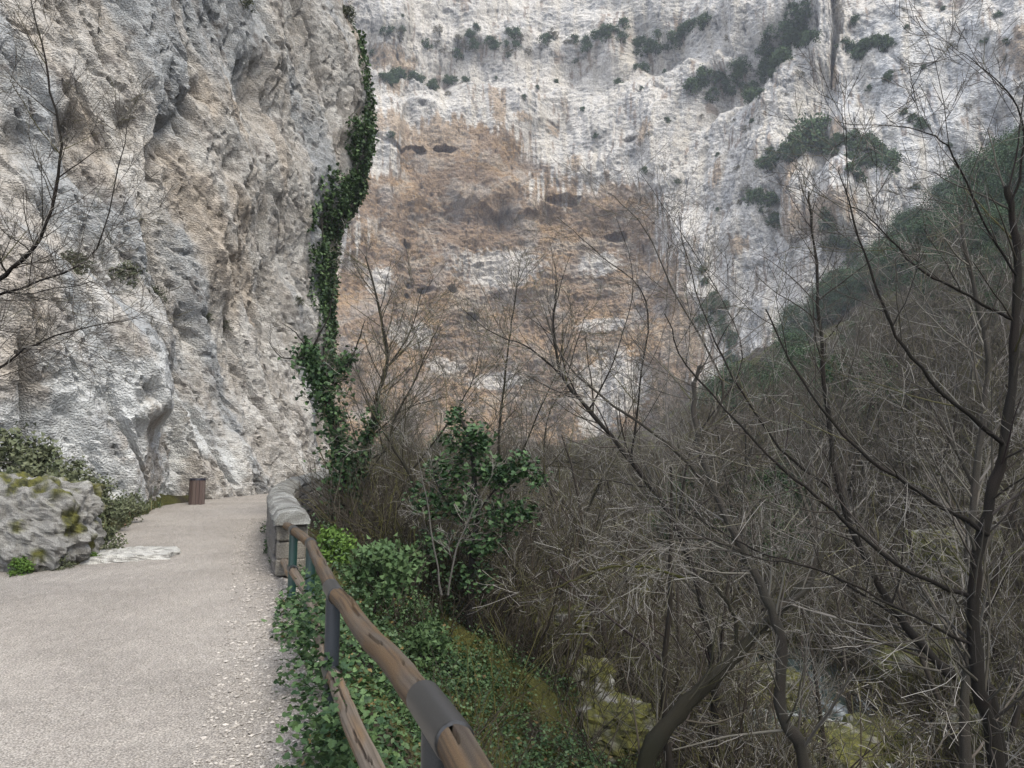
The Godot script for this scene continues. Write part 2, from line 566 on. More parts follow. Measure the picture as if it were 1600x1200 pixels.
	for hv in hs:
		for i in FNU:
			var sv := s1 + i * F_STEP
			var nrm: Vector3 = plan[i][1]
			var lean := -0.05 * hv - 0.0008 * hv * hv
			var out := lean + n_big.get_noise_2d(sv, hv * 0.6) * 6.5
			out += n_rib.get_noise_2d(sv, hv * 0.22) * 3.0
			var hol := ell(sv, hv, hollow)
			var inside := smoothstep(0.0, 0.45, hol)
			if hol > 0.0:
				var lip := lip_h + n_rib.get_noise_2d(sv * 1.5, 90.0) * 5.0
				out -= inside * 3.0 + 2.4 * smoothstep(lip + 0.6, lip - 1.2, hv) * smoothstep(lip - 42.0, lip - 2.0, hv) * smoothstep(0.0, 0.3, hol)
			out += (n_mid.get_noise_3d(sv, hv * 0.8, 0.0)) * 1.5
			out += n_bed.get_noise_2d(sv * 0.3, hv * 1.5 + n_big.get_noise_2d(sv * 0.7, hv * 0.7) * 5.0) * (0.15 + inside * 0.55)
			out += n_cell.get_noise_2d(sv * 0.8 + n_mid.get_noise_2d(sv, hv) * 3.0, hv) * (0.75 + inside * 0.6)
			var crk := maxf(n_crk.get_noise_2d(sv * 1.6, hv * 0.5) - 0.45, 0.0)
			out -= crk * 2.4
			var fn := n_fine.get_noise_3d(sv, hv, 0.0)
			out += fn * (0.5 + 0.35 * inside) * (1.0 - 0.4 * smoothstep(0.0, 0.3, ell(sv, hv, slab)))
			var dm := maxf(ell(sv, hv, dome), 0.0)
			if dm > 0.0: out += 10.0 * sqrt(dm)
			dm = maxf(ell(sv, hv, dome2), 0.0)
			if dm > 0.0: out += 6.0 * sqrt(dm)
			dm = maxf(ell(sv, hv, brow), 0.0)
			if dm > 0.0: out += 1.6 * dm
			for l in ledge:
				var t: float = (sv - l[0].x) / (l[1].x - l[0].x)
				if t > -0.1 and t < 1.1:
					var lh: float = lerpf(l[0].y, l[1].y, t) + n_rib.get_noise_2d(sv, 5.0) * 4.0
					var fade := smoothstep(-0.1, 0.05, t) * smoothstep(1.1, 0.95, t)
					if l[2] < 2.0:
						out -= l[2] * fade * smoothstep(-2.2, -0.3, hv - lh) * smoothstep(0.6, 0.0, hv - lh)
					else:
						out -= l[2] * 0.95 * fade * smoothstep(-2.5, 2.5, hv - lh) * smoothstep(22.0, 4.0, hv - lh)
			if hv > crack[1].y - 2.0:
				var t: float = clampf((hv - crack[1].y) / (crack[0].y - crack[1].y), 0.0, 1.6)
				var dx: float = sv - lerpf(crack[1].x, crack[0].x, t)
				out -= 8.0 * smoothstep(1.6 + 0.6 * t, 0.3, absf(dx + fn * 0.8)) * smoothstep(-2.0, 3.0, hv - crack[1].y)
				out += 3.5 * smoothstep(9.0, 3.0, absf(dx + 6.0)) * smoothstep(-2.0, 6.0, hv - crack[1].y)
			for e in holes:
				var q := ell(sv, hv, e)
				if q > -0.4: out -= 4.5 * smoothstep(-0.4, 0.5, q + fn * 0.4)
			var base: Vector3 = plan[i][0]
			mb.v.append(Vector3(base.x, hv, base.z) + nrm * out + Vector3(0, fn * 0.25, 0))
			# colours of the rock: white limestone, grey weathering, stains with drip edges
			var drip := n_drip.get_noise_2d(sv * 2.2, hv * 0.18)
			var drip2 := n_drip.get_noise_2d(sv * 1.0 + 70.0, hv * 0.05)
			var c1 := n_c1.get_noise_2d(sv, hv * 1.4)
			var c2 := n_c2.get_noise_2d(sv, hv * 1.6)
			var c := white.lerp(grey, clampf(0.22 + c1 * 1.0 + c2 * 0.25, 0, 1))
			c = c.lerp(Color(0.60, 0.61, 0.62), smoothstep(0.0, 0.35, ell(sv, hv, slab) + c1 * 0.3) * 0.6)
			c = c.lerp(cream, clampf(drip2 * 1.2 + c2 * 0.4 - 0.05, 0, 0.7))
			var bm := -9.0
			for e in brown: bm = maxf(bm, ell(sv, hv, e))
			var bmask := smoothstep(-0.12, 0.06, bm + 0.05 + drip * 0.24 + c1 * 0.12 + c2 * 0.06)
			if bmask > 0.0:
				var b := tan_.lerp(ochre, smoothstep(-0.1, 0.4, n_c1.get_noise_2d(sv * 0.7 + 33.0, hv * 1.7)))
				b = b.lerp(umber, smoothstep(0.05, 0.5, n_c1.get_noise_2d(sv * 0.7, hv * 1.9 + 60.0) + c2 * 0.5) * 0.4)
				b = b.lerp(cream * 0.9, smoothstep(0.15, 0.5, n_c1.get_noise_2d(sv + 200.0, hv * 1.6) + c2 * 0.35) * 0.4)
				b = b.lerp(grey * 0.7, smoothstep(0.2, 0.5, n_c1.get_noise_2d(sv * 1.2 + 400.0, hv * 1.2)) * 0.45)
				c = c.lerp(b, bmask)
			var pm := -9.0
			for e in pale_e: pm = maxf(pm, ell(sv, hv, e))
			c = c.lerp(white * 0.97, smoothstep(-0.1, 0.22, pm + c2 * 0.32 + drip * 0.12) * 0.85)
			var sm := -9.0
			for e in stain: sm = maxf(sm, ell(sv, hv, e))
			if sm > -0.5:
				c = c.lerp(ochre.lerp(tan_, 0.4).lerp(cream, 0.25), smoothstep(-0.2, 0.35, sm + drip * 0.55 + c2 * 0.3) * 0.9)
			# drip streaks below the upper shelf
			c = c.lerp(umber.lerp(tan_, 0.5), smoothstep(0.22, 0.42, drip) * smoothstep(0.02, 0.3, n_c1.get_noise_2d(sv * 1.3 + 800.0, hv * 0.9)) * 0.7)
			# dark lichen and tufts in the joints
			c = c.lerp(lichen, smoothstep(0.33, 0.5, c2 * 0.9 + c1 * 0.45 + crk * 0.5) * 0.7 * (1.0 - 0.5 * bmask))
			mb.c.append(c)
	mb.grid(FNU, FNV)
	FV = mb.v
	var o := obj("far_cliff", mb.mesh(false), M.far_rock)
	tag(o, "huge white limestone cliff with a brown stained hollow closing the valley", "cliff", "", "structure")

# a point of the far cliff's face in a view direction, from the built surface
func far_point(px: float, py: float) -> Vector3:
	var q := onto(px, py, f_fine, f_cum)
	var i := clampi(int((q.x - f_s0) / F_STEP), 1, FNU - 2)
	var v := Vector3((px - 800.0) / FOCAL, (600.0 - py) / FOCAL, -1.0).rotated(Vector3.RIGHT, PITCH)
	var best := Vector3.ZERO
	var err := 1e9
	for di in range(-14, 15, 2):
		var ii := clampi(i + di, 0, FNU - 1)
		for dj in range(-30, 31, 2):
			var j := clampi(int((q.y + 6.0) / F_STEP) + dj, 0, FNV - 1)
			var p := FV[j * FNU + ii]
			var r := p - EYE
			var e := (r / r.length() - v.normalized()).length_squared()
			if e < err:
				err = e
				best = p
	return best

# ------------------------------------------------------------------ fence, wall, bin
func log_mesh(a: Vector3, b: Vector3, r: float, sd: int, fresh: float, bleach := 1.0) -> ArrayMesh:
	# a peeled round rail with knots, a drying crack along its top and weathered ends
	var sides := 44
	var m := maxi(int(a.distance_to(b) / 0.045), 6)
	var n := noise(sd, 1.6, 3)
	var nf := noise(sd + 1, 9.0, 3)
	var d := (b - a).normalized()
	var side := d.cross(Vector3.UP).normalized()
	var up := side.cross(d)
	var mb := MB.new()
	var grey := Color(0.135, 0.112, 0.09)
	var brown := Color(0.15, 0.10, 0.058)
	var dark := Color(0.05, 0.038, 0.03)
	var crack0 := int(n.get_noise_1d(5.0) * 8.0) + 10
	for i in m + 1:
		var t := float(i) / m
		var l := t * a.distance_to(b)
		var bow := up * (n.get_noise_1d(l * 0.4 + 30.0) * 0.012) + side * (n.get_noise_1d(l * 0.4 + 70.0) * 0.012)
		for k in sides:
			var ang := TAU * k / sides
			var q := side * cos(ang) + up * sin(ang)
			var rr := r * (1.0 + n.get_noise_3d(cos(ang) * 0.4, sin(ang) * 0.4, l * 0.8) * 0.05)
			var kk := posmod(k - crack0 - int(n.get_noise_1d(l * 0.5) * 5.0), sides)
			var split := kk == 0 and n.get_noise_1d(l * 0.8 + 11.0) > -0.15
			if split: rr -= 0.02
			mb.v.append(a.lerp(b, t) + bow + q * rr)
			mb.n.append(q)
			var g := nf.get_noise_3d(cos(ang) * 1.1, sin(ang) * 1.1, l * 0.06)
			var w := n.get_noise_3d(cos(ang) * 0.3 + 9.0, sin(ang) * 0.3, l * 0.9)
			var c := grey.lerp(brown, clampf(fresh + w * 1.4, 0, 1))
			c = c.lerp(dark, smoothstep(-0.1, 0.45, g) * 0.7)
			mb.c.append(c * bleach)
	for i in m:
		for k in sides:
			var p := i * sides + k
			var q := i * sides + (k + 1) % sides
			mb.f.append_array([p, q, p + sides, q, q + sides, p + sides])
	for e in 2:                        # end grain
		var c0 := mb.v.size()
		mb.v.append(a if e == 0 else b); mb.n.append(-d if e == 0 else d); mb.c.append(brown)
		for k in sides:
			mb.v.append(mb.v[(0 if e == 0 else m * sides) + k]); mb.n.append(-d if e == 0 else d); mb.c.append(grey)
		for k in sides: mb.f.append_array([c0, c0 + 1 + k, c0 + 1 + (k + 1) % sides])
	return mb.mesh()

func pipe(a: Vector3, b: Vector3, r: float, col: Color, sides := 20) -> ArrayMesh:
	var mb := MB.new()
	var d := (b - a).normalized()
	mb.tube(PackedVector3Array([a, a + d * 0.002, a + d * 0.006, b - d * 0.006, b - d * 0.002, b]), PackedFloat32Array([r * 0.8, r * 0.96, r, r, r * 0.96, r * 0.8]), sides, col)
	return mb.mesh()

func build_fence() -> void:
	var P := [Vector3(0.62, 0.92, 0.5), at(684, 1122, 2.15), at(521, 924, 4.8), at(486, 850, 7.3), at(459, 829, 8.35), at(439, 814, 10.2)]
	var root := thing("wooden_fence", ground_at(P[2]), "low round-rail wooden fence on dark steel posts beside the path", "fence")
	var inv := -root.position
	var steel := [Color(0.028, 0.028, 0.030), Color(0.026, 0.028, 0.034), Color(0.026, 0.032, 0.045), Color(0.014, 0.05, 0.046), Color(0.012, 0.06, 0.052), Color(0.028, 0.036, 0.06)]
	for i in P.size():
		var p: Vector3 = P[i] + inv
		var low := p + Vector3(0, -0.5 if i < 4 else -0.42, 0)
		var fwd: Vector3 = ((P[mini(i + 1, 5)] - P[maxi(i - 1, 0)]) * Vector3(1, 1, 1)).normalized()
		var foot := p + Vector3(0, -1.5, 0)
		var post := obj("post", pipe(foot, p + Vector3(0, -0.03, 0), 0.046, steel[i]), M.steel, root)
		var ln := 0.2 if i < 3 else 0.11
		obj("sleeve", pipe(p - fwd * ln, p + fwd * ln, 0.054, steel[0]), M.steel, post)
		if i > 0: obj("sleeve", pipe(low - fwd * 0.13, low + fwd * 0.13, 0.052, steel[0]), M.steel, post)
	for i in P.size() - 1:
		var a: Vector3 = P[i] + inv
		var b: Vector3 = P[i + 1] + inv
		obj("rail", log_mesh(a, b, 0.048, 100 + i * 7, [0.35, 0.75, 0.25, 0.85, 0.6][i]), M.wood, root)
		var dy := Vector3(0, -0.5, 0)
		obj("rail", log_mesh(a + dy, b + (dy if i < 3 else Vector3(0, -0.42, 0)), 0.046, 150 + i * 7, [0.1, 0.1, 0.0, 0.0, 0.0][i], 1.9), M.wood_pale, root)

func block(size: Vector3, ch: float, sd: int, col: Color) -> ArrayMesh:
	# a dressed stone with chipped edges, 44 triangles
	var r := RandomNumberGenerator.new()
	r.seed = sd
	var mb := MB.new()
	var off := {}
	for sx in [-1, 1]:
		for sy in [-1, 1]:
			for sz in [-1, 1]:
				off[Vector3i(sx, sy, sz)] = Vector3(r.randf_range(-1, 1), r.randf_range(-1, 1), r.randf_range(-1, 1)) * ch * 0.6
	var V := func(a: int, s: Vector3i) -> Vector3:
		var e := size * 0.5
		var p := Vector3(s) * (e - Vector3.ONE * ch)
		p[a] = s[a] * e[a]
		return p + off[s]
	for a in 3:
		var b := (a + 1) % 3
		var c := (a + 2) % 3
		for sa in [-1, 1]:
			var q := []
			for w in [[-1, -1], [1, -1], [1, 1], [-1, 1]]:
				var s := Vector3i.ZERO
				s[a] = sa; s[b] = w[0]; s[c] = w[1]
				q.append(V.call(a, s))
			mb.quad(q[0], q[1], q[2], q[3], col)
			for sb in [-1, 1]:
				var s0 := Vector3i.ZERO
				s0[a] = sa; s0[b] = sb; s0[c] = -1
				var s1 := s0
				s1[c] = 1
				mb.quad(V.call(a, s0), V.call(a, s1), V.call(b, s1), V.call(b, s0), col)
	for s in off: mb.tri(V.call(0, s), V.call(1, s), V.call(2, s), col)
	return mb.mesh(false)

func build_wall() -> void:
	var line := []
	for q in [[-2.80, 9.5], [-3.42, 11.2], [-4.35, 14.0], [-5.0, 17.0], [-5.42, 20.5], [-5.8, 24.5], [-6.2, 29.0], [-7.0, 36.0]]:
		line.append(Vector3(q[0], along(PATH_H, q[1]), -q[1]))
	var fine := smooth_path(line, 24)
	var cum := PackedFloat32Array([0.0])
	for i in range(1, fine.size()): cum.append(cum[i - 1] + fine[i].distance_to(fine[i - 1]))
	var root := thing("stone_wall", fine[0], "low grey stone parapet wall with rounded coping curving along the path", "wall")
	var inv := -fine[0]
	var place := func(s: float) -> Array:
		var k := 0
		while k < cum.size() - 2 and cum[k + 1] < s: k += 1
		var t: float = (s - cum[k]) / (cum[k + 1] - cum[k])
		var d := (fine[k + 1] - fine[k]).normalized()
		return [fine[k].lerp(fine[k + 1], t) + inv, d, d.cross(Vector3.UP).normalized()]
	# mortar core
	var mb := MB.new()
	var s := 0.02
	var rows := 0
	while s < cum[-1]:
		var q: Array = place.call(s)
		for w in [[-0.16, -2.2], [-0.16, 0.64], [0.16, 0.64], [0.16, -2.2]]:
			mb.v.append(q[0] + q[2] * w[0] + Vector3(0, w[1], 0))
			mb.c.append(Color(0.20, 0.19, 0.175))
		rows += 1
		s += 0.25
	for i in rows - 1:
		for k in 3:
			var a := i * 4 + k
			mb.f.append_array([a, a + 4, a + 1, a + 1, a + 4, a + 5])
	mb.f.append_array([0, 1, 2, 0, 2, 3])
	obj("mortar_core", mb.mesh(false), M.stone, root)
	var stones := []
	for k in 6: stones.append(block(Vector3(0.42, 0.2, 0.09), 0.02, 300 + k, [Color(0.25, 0.235, 0.215), Color(0.29, 0.275, 0.25), Color(0.225, 0.215, 0.20)][k % 3]))
	for row in 3:
		for face in 2:
			s = 0.24 + (row % 2) * 0.2
			while s < 11.5:
				var q: Array = place.call(s)
				var o := obj("stone", stones[rng.randi() % 6], M.stone, root)
				var side: Vector3 = q[2] * (0.165 if face == 1 else -0.165)
				o.transform = Transform3D(Basis(q[1], Vector3.UP, q[1].cross(Vector3.UP)).orthonormalized(), q[0] + side + Vector3(0, 0.11 + row * 0.215, 0))
				s += 0.435
	for row in 3:                      # the squared end towards the fence
		var q: Array = place.call(0.0)
		var o := obj("stone", block(Vector3(0.36, 0.205, 0.14), 0.018, 320 + row, Color(0.27, 0.25, 0.215)), M.stone, root)
		o.transform = Transform3D(Basis(q[2], Vector3.UP, -q[1]), q[0] - q[1] * 0.04 + Vector3(0, 0.11 + row * 0.215, 0))
	# coping: rounded stones laid end to end
	s = -0.1
	var n := noise(330, 3.0, 3)
	while s < cum[-1] - 0.6:
		var ln := rng.randf_range(0.26, 0.42)
		mb = MB.new()
		var prof := [[-0.215, 0.0], [-0.225, 0.06], [-0.17, 0.145], [-0.06, 0.185], [0.06, 0.185], [0.17, 0.145], [0.225, 0.06], [0.215, 0.0]]
		var tone := rng.randf_range(0.85, 1.12)
		var jig := Vector3(rng.randf_range(-.012, .012), rng.randf_range(-.014, .014), rng.randf_range(-.012, .012))
		for e in 4:
			var q: Array = place.call(s + 0.008 + (ln - 0.016) * [0.0, 0.06, 0.94, 1.0][e])
			if s < 0.0: q[0] += q[1] * (s + 0.008 + (ln - 0.016) * [0.0, 0.06, 0.94, 1.0][e]) * (1.0 if s + ln * [0.0, 0.06, 0.94, 1.0][e] < 0.0 else 0.0)
			var sc := 0.93 if e == 0 or e == 3 else 1.0
			for w in prof:
				var p: Vector3 = q[0] + q[2] * (w[0] * sc) + Vector3(0, 0.655 + w[1] * sc, 0) + jig
				p += Vector3.ONE * n.get_noise_3dv(p * 3.0) * 0.02
				mb.v.append(p)
				mb.c.append(Color(0.36, 0.365, 0.35).lerp(Color(0.19, 0.185, 0.17), clampf(0.4 + n.get_noise_3dv(p * 1.3) * 1.4, 0, 1)) * tone)
		for e in 3:
			for k in 7:
				var a := e * 8 + k
				mb.f.append_array([a, a + 8, a + 1, a + 1, a + 8, a + 9])
		for e in [0, 24]:
			for k in range(1, 7): mb.f.append_array([e, e + k, e + k + 1])
		obj("coping_stone", mb.mesh(false), M.stone, root)
		s += ln

func build_bin() -> void:
	var p := ground_at(at(307, 787, 20.0))
	p.y = along(PATH_H, 20.0) - 0.01
	var root := thing("litter_bin", p, "dark brown wooden slatted litter bin at the foot of the cliff", "litter bin", "", 0.0, 0.86)
	var slat := block(Vector3(0.092, 0.76, 0.022), 0.006, 401, Color(0.115, 0.085, 0.078))
	var slat2 := block(Vector3(0.092, 0.76, 0.022), 0.006, 402, Color(0.15, 0.115, 0.105))
	for k in 14:
		var a := TAU * k / 14
		var o := obj("slat", slat if k % 3 else slat2, M.wood_dark, root)
		o.transform = Transform3D(Basis(Vector3(cos(a), 0, -sin(a)), Vector3.UP, Vector3(sin(a), 0, cos(a))).orthonormalized(), Vector3(sin(a) * 0.222, 0.40, cos(a) * 0.222))
	var mb := MB.new()
	mb.tube(PackedVector3Array([Vector3(0, 0.02, 0), Vector3(0, 0.05, 0), Vector3(0, 0.72, 0), Vector3(0, 0.79, 0)]), PackedFloat32Array([0.19, 0.205, 0.205, 0.2]), 24, Color(0.025, 0.025, 0.03))
	obj("liner", mb.mesh(), M.steel, root)
	mb = MB.new()
	mb.tube(PackedVector3Array([Vector3(0, 0.765, 0), Vector3(0, 0.768, 0), Vector3(0, 0.83, 0), Vector3(0, 0.833, 0), Vector3(0, 0.83, 0), Vector3(0, 0.77, 0)]), PackedFloat32Array([0.232, 0.243, 0.243, 0.235, 0.205, 0.205]), 28, Color(0.028, 0.03, 0.05))
	obj("rim", mb.mesh(), M.steel, root)

# ------------------------------------------------------------------ boulders, river
func boulder_mesh(r: Vector3, sd: int, moss: float, pale: float, nu := 40, nv := 26, tint := 1.0) -> ArrayMesh:
	var n := noise(sd, 0.55, 4)
	var nf := noise(sd + 1, 2.6, 4)
	var nc := noise(sd + 2, 1.6, 4)
	var cl := cells(sd + 3, 0.5)
	var mb := MB.new()
	for j in nv:
		var th := PI * j / (nv - 1)
		for i in nu:
			var ph := TAU * i / (nu - 1)
			var q := Vector3(sin(th) * cos(ph), cos(th), sin(th) * sin(ph))
			# squarish blocks rather than balls
			var m := maxf(absf(q.x), maxf(absf(q.y), absf(q.z)))
			var p := q.lerp(q / m, 0.45)
			var w := p * r
			var k := 1.0 + n.get_noise_3dv(w * 1.1 + Vector3.ONE * sd) * 0.22 + cl.get_noise_3dv(w * 1.2) * 0.16 + nf.get_noise_3dv(w * 1.2) * 0.15
			w = p * r * k
			mb.v.append(w)
			var a := nc.get_noise_3dv(w * 1.6)
			var b := nf.get_noise_3dv(w * 3.0 + Vector3.ONE * 20.0)
			var c := Color(0.30, 0.295, 0.28).lerp(Color(0.50, 0.495, 0.47), clampf(pale + a * 0.9 + b * 0.5, 0, 1))
			c = c.lerp(Color(0.12, 0.115, 0.105), smoothstep(0.12, 0.5, b + a * 0.3) * 0.75)
			c = c.lerp(Color(0.15, 0.15, 0.018).lerp(Color(0.05, 0.055, 0.014), clampf(0.5 + b * 2.2, 0, 1)), smoothstep(0.35, 0.0, nc.get_noise_3dv(w * 0.9 + Vector3.ONE * 5.0) + 0.32 - moss) * 0.9 if moss > 0.0 else 0.0)
			mb.c.append(c * tint)
	mb.grid(nu, nv)
	return mb.mesh(false)

func build_boulders() -> void:
	var p := ground_at(at(52, 880, 10.4))
	var o := obj("boulder", boulder_mesh(Vector3(0.98, 0.78, 0.8), 510, 0.02, 0.3, 130, 84), M.stone)
	o.position = Vector3(p.x - 0.15, 0.88, p.z)
	tag(o, "big lichen-grey boulder with moss at the verge of the path", "boulder")
	p = at(200, 889, 10.8)
	o = obj("limestone_slab", boulder_mesh(Vector3(0.9, 0.22, 0.85), 523, 0.0, 1.0, 70, 40, 1.35), M.stone)
	o.position = Vector3(-5.85, 0.33, -11.2)
	o.rotation.y = 0.5
	tag(o, "white worn limestone slab showing at the path edge by the boulder", "rock slab")
	# mossy boulders of the ravine
	var variants := []
	for k in 5: variants.append(boulder_mesh(Vector3(1.0, 0.72, 0.9), 530 + k * 11, 0.46 if k != 3 else 0.05, 0.15 if k != 3 else 0.75, 64, 42))
	var spots := [[865, 955, 15, 0.8, 0], [905, 1010, 14, 0.75, 1], [950, 1060, 13, 0.8, 2], [1085, 770, 36, 2.4, 0], [1050, 745, 40, 2.0, 4], [1120, 800, 33, 1.5, 1], [960, 860, 24, 1.3, 4], [1000, 950, 18, 1.0, 2], [1290, 1000, 15, 1.1, 1], [1370, 1010, 16, 0.9, 0], [1420, 950, 19, 1.2, 4], [1250, 1090, 12.5, 0.7, 2], [1110, 1130, 13, 0.55, 1], [1170, 1180, 12, 0.55, 2], [1085, 1185, 12.2, 0.5, 4], [1350, 1100, 13, 0.75, 1], [1460, 1120, 12, 0.6, 0], [1240, 1150, 12.2, 0.5, 3], [1330, 1165, 11.8, 0.45, 3], [1560, 1130, 11, 0.5, 3], [1060, 1160, 12.8, 0.4, 3], [1500, 1190, 10.5, 0.5, 1], [1040, 880, 22, 1.0, 0], [920, 740, 45, 1.6, 3], [860, 735, 52, 1.8, 3], [1190, 930, 19, 1.0, 1], [1490, 880, 22, 1.4, 2], [1555, 1010, 15, 0.9, 4]]
	var told := [
		"moss-covered boulder under the ivy tangle below the fence", "mossy rock beside the first boulder below the fence", "mossy rock low on the bank above the stream", "large yellow-mossed boulder in the middle of the ravine",
		"mossy boulder just behind the large yellow-mossed one", "mossy boulder in front of the large yellow-mossed one", "half-hidden mossy boulder among brushwood mid-ravine", "mossy rock in the scrub below the mossy branch"]
	for i in spots.size():
		var q: Array = spots[i]
		var g := ground_at(at(q[0], q[1], q[2]))
		o = obj("ravine_boulder", variants[q[4]], M.stone)
		o.position = g + Vector3(0, q[3] * 0.2, 0)
		o.rotation.y = i * 1.7
		o.scale = Vector3.ONE * q[3]
		if i < told.size(): tag(o, told[i], "boulder", "boulders of the ravine")
		else: tag(o, "pale bare rock lying in the stream bed" if q[4] == 3 else "dark mossy rock among the bare trees by the stream", "boulder", "pale stream rocks" if q[4] == 3 else "mossy stream rocks")

func build_river() -> void:
	var mb := MB.new()
	var n := noise(601, 1.6, 4)
	var nf := noise(602, 0.7, 4)
	var nu := 60
	var rows := 0
	var d := 3.0
	while d < 60.0:
		var bx := along(BED_X, d)
		var y := along(BED_H, d)
		for i in nu:
			var x := bx - 3.0 + 6.0 * i / (nu - 1)
			var w := n.get_noise_2d(x, d)
			var foam := smoothstep(20.0, 15.0, d) * smoothstep(0.10, 0.30, nf.get_noise_2d(x * 2.4, d * 1.5) + w * 0.6)
			mb.v.append(Vector3(x, y + 0.16 + w * 0.12 + foam * 0.05, -d))
			mb.c.append(Color(0.035, 0.045, 0.042).lerp(Color(0.60, 0.62, 0.62), foam))
		rows += 1
		d += 0.12 + d * 0.004
	mb.grid(nu, rows)
	mb.grid_normals(nu, rows)
	var o := obj("river", mb.mesh(), M.water)
	tag(o, "small white-water stream rushing between rocks in the ravine", "stream", "", "structure")

# ------------------------------------------------------------------ trees
const BARK_DARK := Color(0.026, 0.022, 0.019)
const BARK_GREY := Color(0.082, 0.073, 0.060)
const BARK_PALE := Color(0.22, 0.21, 0.195)
const BARK_MOSS := Color(0.095, 0.095, 0.022)

# one branch and, recursively, what grows from it; wood thicker than twigs goes to the first mesh, twigs to the second
func grow(limb: MB, twig: MB, r: RandomNumberGenerator, p: Vector3, dir: Vector3, ln: float, rad: float, level: int, last: int, o: Dictionary) -> void:
	var segs := 6 if level < 2 else (5 if level == 2 else 4)
	var pts := PackedVector3Array([p])
	var rs := PackedFloat32Array([rad])
	var d := dir
	for i in segs:
		d = (d + Vector3(r.randf_range(-1, 1), r.randf_range(-1, 1), r.randf_range(-1, 1)) * o.wander + Vector3.UP * o.up).normalized()
		p += d * ln / segs
		pts.append(p)
		rs.append(maxf(rad * lerpf(1.0, 0.4, float(i + 1) / segs), o.thin))
	var wood := level < 2
	var col: Color = o.bark.lerp(o.tip, clampf(level / 4.0 + r.randf_range(-0.3, 0.3), 0, 1))
	if level > 1 and rad < 0.005 and r.randf() < 0.25: col = BARK_PALE * r.randf_range(0.7, 1.2)
	if r.randf() < o.moss: col = col.lerp(BARK_MOSS, 0.4)
	(limb if wood else twig).tube(pts, rs, 6 if wood else 3, col)
	if level >= last: return
	offshoots(limb, twig, r, pts, rs, ln, level, last, o)

func offshoots(limb: MB, twig: MB, r: RandomNumberGenerator, pts: PackedVector3Array, rs: PackedFloat32Array, ln: float, level: int, last: int, o: Dictionary) -> void:
	var kids: int = o.kids[mini(level, o.kids.size() - 1)]
	var m := pts.size() - 1
	for k in kids:
		var t := lerpf(o.first if level == 0 else 0.2, 1.0, (k + r.randf() * 0.9) / kids) * m
		var i := mini(int(t), m - 1)
		var q := pts[i].lerp(pts[i + 1], t - i)
		var d := (pts[i + 1] - pts[i]).normalized()
		var axis := d.cross(Vector3(r.randf_range(-1, 1), r.randf_range(-1, 1), r.randf_range(-1, 1))).normalized()
		var nd := d.rotated(axis, r.randf_range(0.45, 1.05))
		var frac := t / m
		var kid := ln * r.randf_range(0.38, 0.7) * (1.15 - frac * 0.5)
		grow(limb, twig, r, q, nd, kid, maxf(minf(rs[i] * r.randf_range(0.3, 0.5), kid * 0.012), o.thin), level + 1, last, o)

func bare_tree(sd: int, height: float, rad: float, o: Dictionary, last := 4) -> Node3D:
	var r := RandomNumberGenerator.new()
	r.seed = sd
	var root := Node3D.new()
	var trunk := MB.new()
	var twig := MB.new()
	var limb := twig
	var stems: int = o.get("stems", 1)
	for s in stems:
		var pts := PackedVector3Array()
		var rs := PackedFloat32Array()
		var p := Vector3(r.randf_range(-0.1, 0.1) * (stems - 1), -0.3, r.randf_range(-0.1, 0.1) * (stems - 1))
		var d: Vector3 = (Vector3.UP + Vector3(r.randf_range(-1, 1), 0, r.randf_range(-1, 1)) * o.get("spread", 0.2)).normalized()
		for i in 9:
			pts.append(p)
			rs.append(maxf(rad * lerpf(1.0, 0.22, i / 8.0) * (1.25 if i == 0 else 1.0), o.thin))
			d = (d + Vector3(r.randf_range(-1, 1), 0.12, r.randf_range(-1, 1)) * o.wander * 0.8).normalized()
			p += d * height / 8.0
		trunk.tube(pts, rs, 8, o.bark)
		offshoots(limb, twig, r, pts, rs, height * 0.62, 0, last, o)
	obj("trunk", trunk.mesh(), M.bark, root)
	obj("crown", twig.mesh(), M.bark, root)
	return root

# a tree whose stem and main limbs are laid out by hand; each line is [points, base radius, tip radius]
func shaped_tree(called: String, label: String, lines: Array, sd: int, o: Dictionary, twig_len: float, last := 3, category := "tree", group := "bare trees in front of the ravine") -> Node3D:
	var r := RandomNumberGenerator.new()
	r.seed = sd
	var foot: Vector3 = lines[0][0][0]
	var root := thing(called, foot, label, category, group)
	var twig := MB.new()
	var side := twig
	for n in lines.size():
		var raw := []
		for p in lines[n][0]: raw.append(p - foot)
		var pts := smooth_path(raw, 5)
		var rs := PackedFloat32Array()
		var total := 0.0
		for i in pts.size():
			pts[i] += Vector3(r.randf_range(-1, 1), r.randf_range(-1, 1), r.randf_range(-1, 1)) * (0.012 if i > 0 else 0.0)
			if i > 0: total += pts[i].distance_to(pts[i - 1])
			var w := 0.12 * sin(i * 1.9 + sd) + r.randf_range(-0.06, 0.06)
			rs.append((0.8 if n == 0 else 0.6) * lerpf(lines[n][1], lines[n][2], pow(float(i) / (pts.size() - 1), 0.85)) * (1.0 + w))
		var mb := MB.new()
		var col: Color = o.bark if lines[n].size() < 4 else lines[n][3]
		mb.tube(pts, rs, 10 if n == 0 else 7, col, col.lerp(o.tip, 0.35))
		obj("trunk" if n == 0 else "limb", mb.mesh(), M.bark_rough, root)
		var oo: Dictionary = o.duplicate()
		oo.kids = [maxi(int(total * o.density), 2)] + o.kids.slice(1)
		offshoots(side, twig, r, pts, rs, twig_len, 0, last, oo)
	obj("crown", twig.mesh(), M.bark, root)
	return root

func line(q: Array) -> Array:
	var out := []
	for k in q: out.append(at(k[0], k[1], k[2]))
	return out

func down(p: Vector3) -> Vector3:
	return Vector3(p.x, ground(p.x, p.z) - 0.15, p.z)

